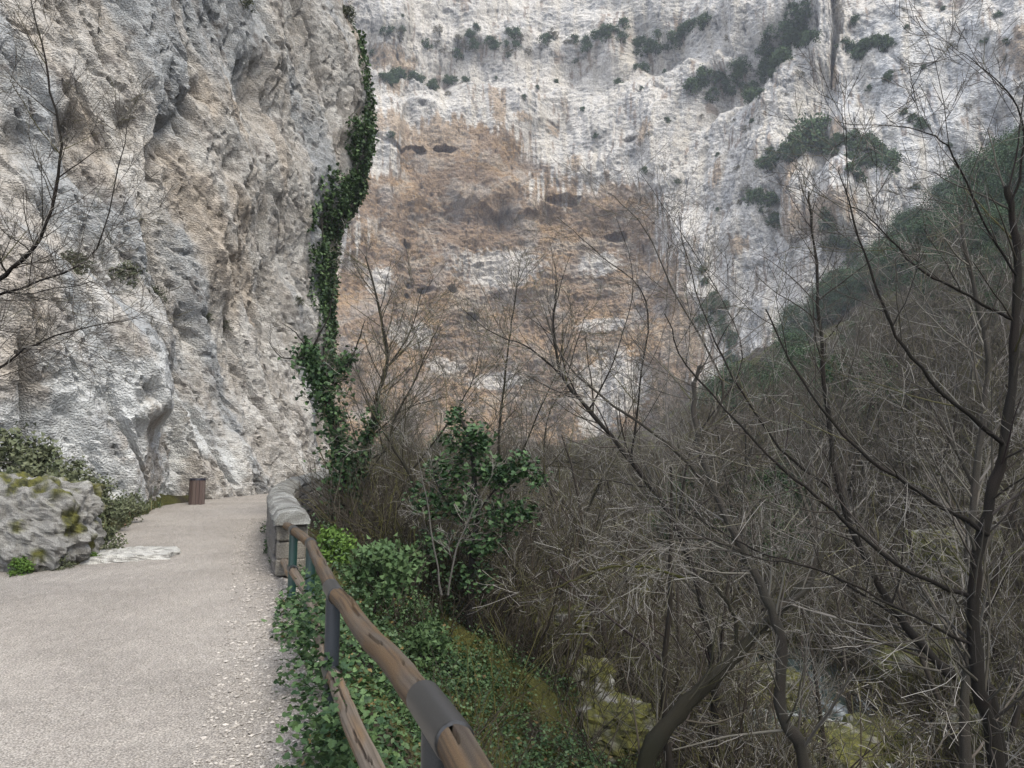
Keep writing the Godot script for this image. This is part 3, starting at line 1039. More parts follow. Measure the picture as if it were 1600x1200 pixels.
func build_hero_trees() -> void:
	var o := {"wander": 0.13, "up": 0.05, "thin": 0.0021, "kids": [8, 4, 4, 3], "first": 0.1, "bark": BARK_DARK, "tip": Color(0.095, 0.087, 0.076), "moss": 0.07, "density": 4.6}
	var og := o.duplicate(); og.bark = BARK_GREY; og.tip = BARK_PALE
	var om := o.duplicate(); om.moss = 0.22; om.bark = Color(0.035, 0.032, 0.02)
	var ol := o.duplicate(); ol.density = 7.0
	var od := om.duplicate(); od.density = 7.0; od.thin = 0.004
	var L := []
	# the dark twin-stemmed tree at the picture's edge
	L = line([[1560, 1230, 6.2], [1530, 1080, 6.2], [1521, 930, 6.2], [1543, 800, 6.1], [1573, 680, 6.0], [1585, 500, 5.9], [1588, 380, 5.8], [1572, 290, 5.7]])
	L.push_front(down(L[0]))
	shaped_tree("bare_tree", "tall dark-stemmed bare tree nearest the camera over the stream", [
		[L, 0.085, 0.03], [line([[1543, 835, 6.1], [1440, 770, 5.9], [1340, 700, 5.8], [1250, 590, 5.7], [1195, 480, 5.6]]), 0.04, 0.008],
		[line([[1522, 935, 6.2], [1400, 880, 6.0], [1280, 780, 5.8], [1180, 690, 5.7], [1075, 570, 5.6], [1040, 490, 5.5]]), 0.035, 0.006],
		[line([[1570, 695, 6.0], [1470, 610, 5.8], [1400, 525, 5.7], [1365, 440, 5.6], [1330, 330, 5.5], [1310, 260, 5.5]]), 0.035, 0.006],
		[line([[1584, 500, 5.9], [1500, 455, 5.8], [1430, 415, 5.6], [1370, 350, 5.5], [1330, 320, 5.4]]), 0.024, 0.005],
		[line([[1524, 1012, 6.2], [1430, 965, 6.1], [1290, 895, 6.0], [1180, 870, 6.0], [1080, 830, 5.9]]), 0.026, 0.005],
		[line([[1588, 430, 5.8], [1530, 330, 5.6], [1480, 230, 5.5], [1420, 200, 5.4], [1310, 193, 5.3]]), 0.018, 0.004],
		[line([[1580, 330, 5.7], [1600, 200, 5.6], [1560, 130, 5.5], [1500, 80, 5.5]]), 0.018, 0.004]], 701, o, 1.7)
	L = line([[1510, 1200, 7.4], [1516, 1000, 7.4], [1514, 860, 7.4], [1530, 700, 7.3], [1545, 560, 7.2], [1520, 440, 7.1], [1500, 340, 7.0]])
	L.push_front(down(L[0]))
	shaped_tree("bare_tree", "slim bare tree standing just behind the dark tall stem at the edge", [
		[L, 0.07, 0.02], [line([[1520, 760, 7.4], [1460, 640, 7.6], [1400, 540, 7.8], [1370, 420, 8.0]]), 0.03, 0.006], [line([[1512, 900, 7.4], [1570, 800, 7.6], [1620, 700, 7.8]]), 0.03, 0.008]], 702, og, 1.9)
	# grey tree in the middle of the right half
	L = line([[1262, 1215, 8.6], [1222, 1120, 8.6], [1220, 1010, 8.6], [1204, 950, 8.6], [1163, 862, 8.6], [1122, 780, 8.5], [1092, 690, 8.4], [1084, 610, 8.3], [1095, 570, 8.2]])
	L.push_front(down(L[0]))
	shaped_tree("bare_tree", "grey-barked bare tree with a kinked stem above the stream", [
		[L, 0.105, 0.025], [line([[1205, 955, 8.6], [1265, 915, 8.8], [1275, 830, 9.0], [1262, 740, 9.1], [1270, 640, 9.2]]), 0.07, 0.012],
		[line([[1163, 862, 8.6], [1090, 840, 8.4], [1010, 860, 8.2], [960, 930, 8.1]]), 0.03, 0.006],
		[line([[1122, 780, 8.5], [1040, 690, 8.3], [940, 620, 8.1], [880, 560, 8.0], [850, 480, 7.9]]), 0.04, 0.008],
		[line([[1092, 690, 8.4], [1130, 600, 8.4], [1060, 470, 8.3], [1010, 360, 8.2], [950, 300, 8.1]]), 0.03, 0.006]], 703, og, 2.0)
	# dark leaning trunk at the bottom
	L = line([[1005, 1215, 8.2], [1060, 1115, 8.4], [1130, 1045, 8.6], [1185, 985, 8.9], [1240, 930, 9.3], [1290, 850, 9.8], [1300, 700, 10.2]])
	L.push_front(down(L[0]))
	shaped_tree("leaning_tree", "thick dark leaning trunk rising from the bank by the stream", [
		[L, 0.15, 0.03], [line([[1150, 1022, 8.7], [1148, 965, 8.8], [1110, 910, 8.9], [1060, 895, 9.0]]), 0.05, 0.01],
		[line([[1070, 905, 9.0], [1015, 888, 9.0], [955, 885, 9.0], [900, 905, 9.0], [850, 925, 9.0], [800, 935, 9.0]]), 0.035, 0.008, BARK_MOSS]], 704, om, 1.8)
	# long diagonal
	L = line([[1560, 1130, 7.8], [1480, 1050, 8.0], [1405, 965, 8.2], [1352, 872, 8.3], [1312, 770, 8.3], [1292, 640, 8.3], [1282, 520, 8.2], [1275, 410, 8.1], [1262, 300, 8.0]])
	L.push_front(down(L[0]))
	shaped_tree("bare_tree", "bare tree leaning in a long diagonal across the ravine", [
		[L, 0.075, 0.012], [line([[1405, 965, 8.2], [1300, 900, 8.0], [1180, 860, 7.9], [1090, 810, 7.8], [1020, 770, 7.8]]), 0.03, 0.005], [line([[1312, 770, 8.3], [1220, 700, 8.2], [1130, 560, 8.1], [1080, 430, 8.0], [1060, 330, 7.9]]), 0.03, 0.005]], 705, o, 1.8)
	# slender trees in the centre
	L = line([[1110, 1010, 13], [1060, 830, 13], [985, 720, 13], [920, 640, 13], [880, 590, 13], [865, 520, 12.8], [870, 450, 12.6]])
	L.push_front(down(L[0]))
	shaped_tree("bare_tree", "arching bare tree with spreading crown before the brown hollow", [
		[L, 0.085, 0.02], [line([[880, 590, 13], [830, 545, 12.9], [770, 520, 12.8], [720, 480, 12.7]]), 0.035, 0.008], [line([[985, 720, 13], [1000, 600, 13], [1010, 470, 13], [940, 400, 13], [870, 340, 13]]), 0.04, 0.007],
		[line([[1060, 830, 13], [1080, 700, 13.2], [1160, 560, 13.2], [1100, 420, 13.2], [1000, 270, 13.2]]), 0.04, 0.007], [line([[920, 640, 13], [960, 560, 13], [990, 440, 13], [960, 330, 13]]), 0.03, 0.006]], 706, o, 2.3)
	L = line([[790, 860, 16], [780, 700, 16], [788, 600, 16], [800, 500, 16], [812, 420, 15.8]])
	L.push_front(down(L[0]))
	shaped_tree("bare_tree", "thin upright bare tree behind the ivy-covered bush", [[L, 0.06, 0.012], [line([[795, 760, 16], [835, 660, 16], [875, 570, 15.8], [900, 500, 15.6]]), 0.035, 0.008]], 707, od, 1.9)
	L = line([[905, 830, 20], [850, 745, 20], [880, 720, 20], [960, 740, 20]])
	L.push_front(down(L[0]))
	shaped_tree("bare_tree", "crooked dark branch-like tree bending low in mid ravine", [[L, 0.1, 0.02], [line([[850, 745, 20], [860, 640, 20], [930, 560, 20]]), 0.05, 0.01], [line([[905, 830, 20], [960, 700, 20], [1000, 600, 20]]), 0.06, 0.012]], 708, od, 2.4)
	# stems behind the wall
	L = line([[540, 800, 17], [570, 700, 17], [590, 620, 17], [605, 560, 17], [590, 470, 17], [570, 400, 17]])
	L.push_front(down(L[0]))
	shaped_tree("bare_tree", "dark bare tree behind the wall next to the ivy-clad stem", [[L, 0.12, 0.02], [line([[600, 580, 17], [640, 520, 17], [660, 450, 17]]), 0.05, 0.01], [line([[575, 690, 17], [630, 640, 17], [700, 620, 17]]), 0.05, 0.01]], 709, od, 2.6)
	L = line([[690, 880, 15], [640, 740, 15], [610, 680, 15], [650, 590, 15], [680, 520, 15]])
	L.push_front(down(L[0]))
	shaped_tree("bare_tree", "pale many-twigged bare tree between the wall and the ivy bush", [[L, 0.07, 0.012], [line([[640, 740, 15], [700, 660, 15], [740, 590, 15], [750, 520, 15]]), 0.04, 0.008], [line([[640, 740, 15], [590, 660, 15], [560, 600, 15]]), 0.035, 0.008], [line([[660, 800, 15], [720, 740, 15], [770, 660, 15]]), 0.03, 0.008]], 710, od, 2.3)
	# branches hanging in from a tree beside the path
	L = line([[-260, 1000, 7.6], [-220, 760, 7.4], [-150, 560, 7.2], [-60, 480, 7.0], [20, 420, 6.8], [62, 370, 6.6], [95, 250, 6.4], [75, 120, 6.2], [50, 0, 6.1]])
	L.push_front(down(L[0]))
	shaped_tree("bare_tree", "bare overhanging branches of the tree beside the boulder", [[L, 0.055, 0.006], [line([[-150, 620, 7.2], [-40, 600, 7.0], [40, 545, 6.9], [120, 515, 6.8], [230, 495, 6.7]]), 0.03, 0.005], [line([[-60, 480, 7.0], [60, 440, 6.9], [150, 390, 6.8], [190, 240, 6.7], [200, 190, 6.7]]), 0.022, 0.004], [line([[-140, 560, 7.2], [-30, 470, 7.1], [70, 455, 7.0], [150, 440, 6.9]]), 0.02, 0.004]], 711, ol, 1.4)

# ------------------------------------------------------------------ foliage
func ivy_leaf() -> ArrayMesh:
	# five-lobed leaf, folded along its midrib, one unit long
	var mb := MB.new()
	var half := [Vector3(0, 0, 0), Vector3(0.30, 0.05, 0.02), Vector3(0.52, 0.04, 0.30), Vector3(0.28, 0.06, 0.42), Vector3(0.34, 0.03, 0.68), Vector3(0, 0, 1.0)]
	for s in [-1, 1]:
		var q := []
		for p in half: q.append(Vector3(p.x * s, p.y, p.z))
		var mid := Vector3(0, -0.02, 0.42)
		for k in 5: mb.tri(q[k], q[k + 1], mid, Color.WHITE)
	return mb.mesh(false)

func oval_leaf(width: float) -> ArrayMesh:
	var mb := MB.new()
	for s in [-1, 1]:
		var a := Vector3(0, 0, 0)
		var b := Vector3(width * 0.5 * s, 0.07, 0.4)
		var c := Vector3(width * 0.35 * s, 0.05, 0.72)
		var e := Vector3(0, -0.04, 1.0)
		var m := Vector3(0, -0.02, 0.5)
		mb.tri(a, b, m, Color.WHITE); mb.tri(b, c, m, Color.WHITE); mb.tri(c, e, m, Color.WHITE)
	return mb.mesh(false)

func blade() -> ArrayMesh:
	var mb := MB.new()
	var w := 0.035
	mb.quad(Vector3(-w, 0, 0), Vector3(w, 0, 0), Vector3(w * 0.8, 0.5, 0.08), Vector3(-w * 0.8, 0.5, 0.08), Color.WHITE)
	mb.tri(Vector3(-w * 0.8, 0.5, 0.08), Vector3(w * 0.8, 0.5, 0.08), Vector3(0, 0.95, 0.34), Color.WHITE)
	return mb.mesh(false)

func leaf_xf(p: Vector3, size: float, up := 0.6) -> Transform3D:
	var nrm := Vector3(rng.randf_range(-1, 1), rng.randf_range(-0.2, 1) + up, rng.randf_range(-1, 1)).normalized()
	var fwd := nrm.cross(Vector3(rng.randf_range(-1, 1), rng.randf_range(-1, 1), rng.randf_range(-1, 1))).normalized()
	var s := size * rng.randf_range(0.6, 1.25)
	return Transform3D(Basis(fwd.cross(nrm) * -s, nrm * s, fwd * s), p)

func green(lo: Color, hi: Color) -> Color:
	return lo.lerp(hi, pow(rng.randf(), 1.6))

const IVY_LO := Color(0.016, 0.038, 0.017)
const IVY_HI := Color(0.065, 0.115, 0.045)

func blob(xf: Array, cols: PackedColorArray, c: Vector3, r: Vector3, count: int, size: float, lo: Color, hi: Color) -> void:
	# leaves in the outer half of a lumpy body
	for i in count:
		var q := Vector3(rng.randfn(), rng.randfn(), rng.randfn()).normalized() * pow(rng.randf_range(0.15, 1.0), 0.5)
		q *= (1.35 if rng.randf() < 0.2 else 1.0) + 0.22 * sin(q.x * 7.0 + c.x * 3.0) + 0.2 * sin(q.y * 9.0 + q.z * 6.0)
		xf.append(leaf_xf(c + q * r, size))
		cols.append(green(lo, hi))

func build_ivy_tree() -> void:
	var L := line([[538, 800, 16], [534, 730, 16], [526, 670, 16], [508, 620, 16], [492, 580, 16], [482, 548, 16]])
	L.push_front(down(L[0]))
	var lines := [[L, 0.13, 0.06], [line([[484, 552, 16], [458, 560, 16], [436, 556, 16], [420, 532, 16]]), 0.035, 0.012], [line([[484, 550, 16], [500, 520, 16], [515, 490, 16], [520, 455, 16]]), 0.045, 0.012], [line([[484, 550, 16], [462, 520, 16], [440, 505, 16]]), 0.03, 0.008], [line([[510, 620, 16], [535, 575, 16], [556, 545, 16], [570, 500, 16]]), 0.06, 0.015], [line([[545, 800, 16.4], [556, 740, 16.4], [572, 690, 16.4], [590, 640, 16.4]]), 0.08, 0.03]]
	var o := {"wander": 0.16, "up": 0.04, "thin": 0.004, "kids": [6, 4, 3], "first": 0.3, "bark": BARK_DARK, "tip": BARK_GREY, "moss": 0.1, "density": 1.6}
	var root := shaped_tree("ivy_clad_tree", "forked tree wrapped in dark ivy at the end of the wall", lines, 720, o, 0.9, 3, "tree", "")
	var xf := []
	var cols := PackedColorArray()
	for n in [0, 4, 5]:
		var pts := smooth_path(lines[n][0], 8)
		for i in pts.size():
			var t := float(i) / pts.size()
			if n == 4 and t > 0.5: continue
			var w: float = (0.26 if n == 0 else 0.17) * (1.0 + 0.45 * sin(i * 1.3 + n))
			for k in (60 if n == 0 else 36):
				var q := Vector3(rng.randfn(), rng.randfn() * 0.9, rng.randfn()) * w * 0.62
				xf.append(leaf_xf(pts[i] + q - root.position, 0.095, 0.2))
				cols.append(green(IVY_LO, IVY_HI))
	many("ivy_foliage", M.ivy_leaf, M.leaf, xf, cols, root)

func build_ivy_bush() -> void:
	var d := 12.5
	var foot := down(at(735, 960, d))
	var o := {"wander": 0.18, "up": 0.05, "thin": 0.003, "kids": [7, 5, 4], "first": 0.1, "bark": BARK_DARK, "tip": BARK_PALE, "moss": 0.1, "density": 2.5}
	var L := [foot] + line([[735, 900, d], [745, 800, d], [735, 700, d], [715, 640, d]])
	var root := shaped_tree("ivy_bush", "tall bush smothered in glossy ivy in front of the ravine", [[L, 0.09, 0.03], [line([[745, 800, d], [790, 740, d], [810, 690, d]]), 0.04, 0.01], [line([[740, 840, d], [690, 770, d], [670, 720, d]]), 0.04, 0.01], [line([[700, 930, d - 1.2], [720, 840, d - 1.2], [770, 740, d - 1.2]]), 0.03, 0.008, BARK_PALE], [line([[690, 930, d - 1.0], [670, 800, d - 1.0], [650, 700, d - 1.0]]), 0.03, 0.008, BARK_PALE]], 730, o, 1.3, 3, "bush", "")
	var xf := []
	var cols := PackedColorArray()
	for b in [[735, 692, 0.40, 0.30, 330], [712, 652, 0.16, 0.2, 90], [695, 735, 0.36, 0.24, 200], [770, 742, 0.46, 0.26, 330], [812, 728, 0.30, 0.24, 150], [840, 750, 0.2, 0.16, 60], [715, 790, 0.5, 0.3, 260], [785, 805, 0.42, 0.3, 220], [750, 850, 0.42, 0.26, 200], [660, 780, 0.3, 0.22, 90], [670, 850, 0.35, 0.3, 130], [735, 905, 0.5, 0.28, 160], [820, 800, 0.25, 0.25, 70]]:
		blob(xf, cols, at(b[0], b[1], d) - root.position, Vector3(b[2], b[3], 0.42), int(b[4] * 1.7), 0.08, IVY_LO, IVY_HI)
	many("ivy_foliage", M.ivy_leaf, M.leaf, xf, cols, root)

func build_cliff_ivy() -> void:
	# the curtain of ivy hanging down the arris of the near cliff
	var foot := Vector3(-8.0, 1.4, -33.0)
	var root := thing("ivy_curtain", foot, "long curtain of green ivy hanging down the near cliff's corner", "ivy")
	var xf := []
	var cols := PackedColorArray()
	var stems := MB.new()
	var W := [[7.0, 0.018], [8.5, 0.040], [11.0, 0.043], [14.0, 0.042], [16.5, 0.036], [18.5, 0.024], [20.5, 0.013], [22.5, 0.004]]
	var nn := noise(77, 0.5, 3)
	var rows := []
	for j in range(0, LNV, 2):
		var h := LV[j * LNU + LNU / 2].y
		if h < 6.0 or h > 23.0: continue
		var best := -9.0
		var bi := 0
		for i in LNU:
			var p := LV[j * LNU + i]
			if p.z < -18.0 and p.x / -p.z > best:
				best = p.x / -p.z
				bi = i
		rows.append([j, bi, best, h])
	for row in rows:
		var w := along(W, row[3]) * 0.82
		var cand := []
		for i in range(maxi(row[1] - 140, 0), mini(row[1] + 30, LNU)):
			var p := LV[row[0] * LNU + i]
			if p.x / -p.z > row[2] - w * (0.9 + 0.9 * nn.get_noise_2d(p.z, p.y)): cand.append(p)
		if cand.is_empty(): continue
		for k in int(w * 6200.0):
			var p: Vector3 = cand[rng.randi() % cand.size()]
			if p.x / -p.z < row[2] - w * rng.randf_range(0.35, 1.3): continue
			xf.append(leaf_xf(p + Vector3(rng.randf_range(0.0, 0.25), rng.randf_range(-.1, .1), rng.randf_range(0.0, 0.3)) - foot, 0.14, 0.3))
			cols.append(green(Color(0.022, 0.046, 0.02), Color(0.095, 0.15, 0.06)))
	for k in 14:                       # woody runners
		var pts := PackedVector3Array()
		var rs := PackedFloat32Array()
		var off := rng.randi_range(-22, 8)
		for n in range(0, rows.size(), 6):
			if rows[n][3] > 19.0: break
			off = clampi(off + rng.randi_range(-3, 3), -24, 8)
			var p := LV[rows[n][0] * LNU + clampi(rows[n][1] + off, 0, LNU - 1)]
			pts.append(p - foot + Vector3(0.06, 0, 0.06))
			rs.append(0.022)
		stems.tube(pts, rs, 4, BARK_GREY)
	obj("stem", stems.mesh(), M.bark, root)
	many("foliage", M.ivy_leaf, M.leaf, xf, cols, root)

func build_ground_cover() -> void:
	# ivy and bramble leaves over the bank beside the fence
	var n := noise(80, 0.55, 3)
	var xf := []
	var cols := PackedColorArray()
	var xb := []
	var cb := PackedColorArray()
	var tries := 0
	while xf.size() < 95000 and tries < 400000:
		tries += 1
		var d := 1.2 + pow(rng.randf(), 1.35) * 17.0
		var off := -0.2 + pow(rng.randf(), 1.1) * (5.2 + d * 0.14)
		var x := along(EDGE_R, d) + off
		var v := n.get_noise_2d(x, d)
		if v < -0.42 + off * 0.05 - (0.2 if off > 0.15 and off < 2.2 else 0.0): continue
		if off < 0.12 and n.get_noise_2d(x + 40.0, d * 1.1) < 0.3: continue
		if off > -0.05 and off < 0.9 and d > 9.6: continue
		var lift := absf(rng.randfn()) * 0.10 + maxf(v, 0.0) * 0.5 * rng.randf()
		if off < 0.9: lift *= 0.55
		xf.append(leaf_xf(Vector3(x, ground(x, -d) + 0.02 + lift, -d), 0.043, 0.7))
		cols.append(green(Color(0.018, 0.042, 0.017), Color(0.08, 0.13, 0.05)) if rng.randf() > 0.04 else Color(0.14, 0.10, 0.04))
	for q in [[484, 955, 6.1, 0.24], [497, 1000, 5.5, 0.22], [505, 1095, 4.6, 0.24], [530, 1150, 4.0, 0.2]]:
		blob(xf, cols, at(q[0], q[1], q[2]), Vector3(q[3], q[3] * 1.1, q[3] * 1.6), 420, 0.045, Color(0.018, 0.042, 0.017), Color(0.08, 0.13, 0.05))
	for i in 34000:
		var d := 3.5 + rng.randf() * 8.5
		var off := 1.2 + rng.randf() * 5.0
		var x := along(EDGE_R, d) + off
		if n.get_noise_2d(x * 0.8 + 15.0, d * 0.8) < -0.28 + off * 0.04 or x > along(BED_X, d) - 2.0: continue
		xf.append(leaf_xf(Vector3(x, ground(x, -d) + 0.03 + absf(rng.randfn()) * 0.14, -d), 0.052, 0.7))
		cols.append(green(Color(0.018, 0.042, 0.017), Color(0.08, 0.13, 0.05)) if rng.randf() > 0.06 else Color(0.12, 0.085, 0.04))
	for i in 14000:                     # bramble leaflets on arching canes, looser and higher
		var d := 2.5 + pow(rng.randf(), 1.2) * 11.0
		var off := 0.5 + rng.randf() * 3.6
		var x := along(EDGE_R, d) + off
		if n.get_noise_2d(x * 1.3 + 90.0, d * 1.3) < 0.02: continue
		xb.append(leaf_xf(Vector3(x, ground(x, -d) + 0.15 + rng.randf() * 0.55, -d), 0.05, 0.5))
		cb.append(green(Color(0.03, 0.055, 0.026), Color(0.085, 0.125, 0.06)))
	var o := many("ivy_ground_cover", M.ivy_leaf, M.leaf, xf, cols)
	tag(o, "low ivy leaves carpeting the bank beside the fence", "ivy", "", "stuff")
	o = many("bramble_leaves", M.oval_leaf, M.leaf, xb, cb)
	tag(o, "pale green bramble leaves tangled below the fence", "bramble", "", "stuff")
	# grass and weeds on the verge under the near cliff
	xf = []; cols = PackedColorArray(); xb = []; cb = PackedColorArray()
	for i in 16000:
		var d := 6.5 + rng.randf() * 12.5
		var el := along(EDGE_L, d)
		var x := el - 0.05 - pow(rng.randf(), 1.2) * 3.2
		var v := n.get_noise_2d(x * 1.4 + 300.0, d * 1.4)
		if v < -0.1: continue
		var p := Vector3(x, ground(x, -d), -d)
		if i % 2:
			var b := Basis(Vector3.UP, rng.randf() * TAU).rotated(Vector3.RIGHT, rng.randf_range(-.5, .5)).scaled(Vector3.ONE * rng.randf_range(0.12, 0.4))
			xb.append(Transform3D(b, p - Vector3(0, 0.02, 0)))
			cb.append(green(Color(0.04, 0.055, 0.02), Color(0.16, 0.15, 0.075)))
		else:
			xf.append(leaf_xf(p + Vector3(0, rng.randf() * (0.1 + maxf(v, 0.0) * 0.9), 0), 0.06, 0.5))
			cols.append(green(Color(0.035, 0.06, 0.025), Color(0.11, 0.135, 0.07)) if rng.randf() > 0.12 else Color(0.16, 0.09, 0.07))
	o = many("grass", M.blade, M.leaf, xb, cb)
	tag(o, "tufts of dull grass on the verge below the near cliff", "grass", "", "stuff")
	o = many("weeds", M.oval_leaf, M.leaf, xf, cols)
	tag(o, "low green weeds growing around the boulder", "weeds", "", "stuff")

# a shrub or evergreen crown: clumps of small leaf faces round a few stems
func evergreen(sd: int, height: float, width: float, clumps: int, per: int, leaf: float, lo: Color, hi: Color, trunk_share := 0.35) -> Node3D:
	var r := RandomNumberGenerator.new()
	r.seed = sd
	var root := Node3D.new()
	var st := MB.new()
	var fo := MB.new()
	var main := PackedVector3Array()
	var rs := PackedFloat32Array()
	for i in 6:
		main.append(Vector3(r.randf_range(-.05, .05) * width * i / 5.0, height * 0.8 * i / 5.0 - 0.05 * height, r.randf_range(-.05, .05) * width))
		rs.append(height * 0.026 * lerpf(1.0, 0.3, i / 5.0))
	st.tube(main, rs, 6, BARK_DARK)
	for c in clumps:
		var a := r.randf() * TAU
		var t := pow(r.randf(), 0.8)
		var hh := lerpf(trunk_share, 0.97, t) * height
		var prof := sin(clampf((t + 0.25) / 1.25, 0, 1) * PI) * 0.75 + 0.25
		var rad := width * 0.5 * prof * sqrt(r.randf())
		var ctr := Vector3(cos(a) * rad, hh, sin(a) * rad)
		var from := main[mini(int(hh / height * 4.5), 4)]
		st.tube(PackedVector3Array([from, from.lerp(ctr, 0.5) + Vector3(0, 0.03 * height, 0), ctr]), PackedFloat32Array([height * 0.009, height * 0.006, height * 0.003]), 3, BARK_DARK)
		var cr := width * r.randf_range(0.09, 0.2)
		var tone := lo.lerp(hi, r.randf())
		for k in per:
			var q := Vector3(r.randfn(), r.randfn() * 0.75, r.randfn()) * cr * 0.62 + ctr
			var d := Vector3(r.randf_range(-1, 1), r.randf_range(-.6, 1), r.randf_range(-1, 1)).normalized() * leaf
			var e := d.cross(Vector3(r.randf_range(-1, 1), r.randf_range(-1, 1), r.randf_range(-1, 1))).normalized() * leaf * 0.45
			fo.tri(q - e, q + e, q + d, tone.lerp(lo.lerp(hi, r.randf()), 0.5))
	obj("trunk", st.mesh(), M.bark, root)
	obj("crown", fo.mesh(false), M.leaf_far, root)
	return root

func build_cliff_shrubs() -> void:
	var lo := Color(0.022, 0.042, 0.02)
	var hi := Color(0.075, 0.115, 0.05)
	var V := []
	for k in 4: V.append(evergreen(800 + k, 1.0, 1.15, 24, 40, 0.105, lo, hi, 0.12))
	for k in 2: V.append(evergreen(810 + k, 1.0, 1.0, 20, 26, 0.08, Color(0.08, 0.075, 0.055), Color(0.16, 0.15, 0.10), 0.1))
	# belts of shrubs: [from, to, spread in picture height, how many, size in metres, which variants, label, group]
	var belts := [
		[[600, 30], [760, 20], 12, 12, 3.4, 6, "shrub on the topmost ledge nearest the near cliff"],
		[[700, 38], [1000, 28], 18, 34, 3.6, 6, "shrub in the long topmost belt across the far cliff"],
		[[596, 108], [640, 100], 10, 7, 3.4, 4, "shrub in the small clump beside the ivy arris"],
		[[650, 98], [728, 86], 9, 9, 3.2, 4, "shrub on the short ledge above the drip stains"],
		[[965, 30], [1075, 12], 16, 16, 4.2, 4, "shrub in the dark green patch high on the far cliff"],
		[[1065, 140], [1150, 95], 22, 26, 4.2, 4, "shrub low in the broad diagonal belt"],
		[[1140, 95], [1240, 15], 26, 32, 4.4, 4, "shrub high in the broad diagonal belt"],
		[[1190, 262], [1260, 225], 12, 16, 3.4, 4, "shrub on the shelf leading to the rounded buttress"],
		[[1250, 225], [1370, 235], 14, 22, 3.6, 4, "shrub crowning the rounded buttress"],
		[[1330, 262], [1385, 245], 14, 10, 3.0, 4, "shrub beside the rounded buttress towards the slab"],
		[[1165, 290], [1215, 345], 14, 12, 3.2, 6, "shrub below the shelf under the pale slab"],
		[[1320, 75], [1400, 70], 14, 12, 3.0, 4, "shrub on the ledge beside the dark cleft"],
		[[1405, 172], [1450, 205], 6, 7, 2.4, 6, "shrub in the slanting joint of the pale slab"],
		[[1285, 350], [1340, 400], 16, 12, 3.4, 4, "shrub on the broken rock under the buttress"],
		[[1095, 450], [1150, 540], 44, 16, 3.6, 4, "shrub at the foot of the far cliff beside the hillside"]]
	for b in belts:
		for k in b[3]:
			var t: float = (k + rng.randf()) / b[3]
			var px := lerpf(b[0][0], b[1][0], t)
			var py: float = lerpf(b[0][1], b[1][1], t) + rng.randfn() * b[2] * 0.6
			var p := far_point(px, maxf(py, -40.0))
			var s: float = b[4] * rng.randf_range(0.6, 1.25)
			copy(V[rng.randi() % b[5]], "cliff_shrub", p - Vector3(0, s * 0.35, 0), rng.randf() * TAU, Vector3(s * rng.randf_range(0.9, 1.4), s, s), b[6], "shrub", b[6].replace("shrub ", "shrubs "))
	# lone tufts
	var lone := [[585, 45], [653, 4], [612, 210], [745, 8], [790, 60], [860, 22], [905, 60], [910, 172], [820, 155], [980, 75], [1040, 190], [1072, 188], [1015, 215], [1095, 110], [1105, 55], [1155, 205], [1165, 190], [1205, 240], [1410, 14], [1415, 45], [1330, 20], [1470, 10], [1440, 110], [1490, 75], [1485, 228], [1510, 240], [1570, 70], [1575, 95], [1540, 65], [1470, 8], [1390, 125], [1510, 170], [1393, 120], [1360, 140], [1345, 60], [880, 100], [840, 120], [950, 110], [1000, 140], [1030, 95], [935, 30], [1180, 150], [1150, 265], [1110, 240], [1560, 25], [1250, 120], [1130, 180], [890, 60], [770, 95], [700, 130], [660, 60], [1230, 150], [1200, 120], [1060, 285], [1010, 270], [930, 215], [1155, 320], [1120, 330], [1400, 270], [1430, 295]]
	for q in lone:
		var s := rng.randf_range(1.2, 2.6)
		copy(V[rng.randi() % 6], "cliff_tuft", far_point(q[0], q[1]) - Vector3(0, s * 0.3, 0), rng.randf() * TAU, Vector3(s * 1.2, s, s), "small lone tuft of scrub %s on the far cliff %s" % ["high" if q[1] < 120 else "low", "over the brown hollow" if q[0] < 900 else ("beside the broad diagonal belt" if q[0] < 1250 else "on the pale slab")], "shrub", "lone tufts on the far cliff")
	# the pines standing on the buttress
	for q in [[1262, 215, 9.0], [1283, 205, 8.0], [1240, 225, 7.0], [1395, 250, 6.0]]:
		copy(V[rng.randi() % 4], "cliff_tree", far_point(q[0], q[1] + 12) - Vector3(0, 2.0, 0), q[0], Vector3(q[2] * 0.8, q[2], q[2] * 0.8), ["small evergreen tree on the shelf beside the buttress", "evergreen tree standing right above the buttress", "evergreen tree at the outer end of the shelf", "small evergreen tree between the buttress and the pale slab"][[1262, 1283, 1240, 1395].find(q[0])], "tree", "evergreens of the buttress")
	# tufts rooted in the near cliff
	var W := []
	for k in 2: W.append(evergreen(820 + k, 1.0, 1.2, 20, 30, 0.10, Color(0.035, 0.045, 0.03), Color(0.10, 0.105, 0.07), 0.1))
	var told := ["tuft of scrub growing on the shoulder of the near cliff's bulge", "grey-green tuft hanging from the near cliff beside the ledge", "small tuft below the curtain of ivy", "dry tuft on the near cliff over the path", "small tuft high in the near cliff's corner", "leafy tuft at the near cliff's left shoulder", "tuft by the top of the bulge", "dry grass tuft high beside the ivy curtain"]
	var n := 0
	for q in [[190, 440, 0.75], [357, 508, 0.42], [468, 470, 0.38], [325, 500, 0.3], [385, 15, 0.5], [115, 420, 0.7], [235, 462, 0.5], [548, 28, 0.8]]:
		var p := near_point(q[0], q[1])
		copy(W[n % 2], "near_cliff_tuft", p - Vector3(0, q[2] * 0.5, 0), n * 1.3, Vector3.ONE * q[2], told[n], "shrub", "")
		n += 1
	for v in V + W: v.free()

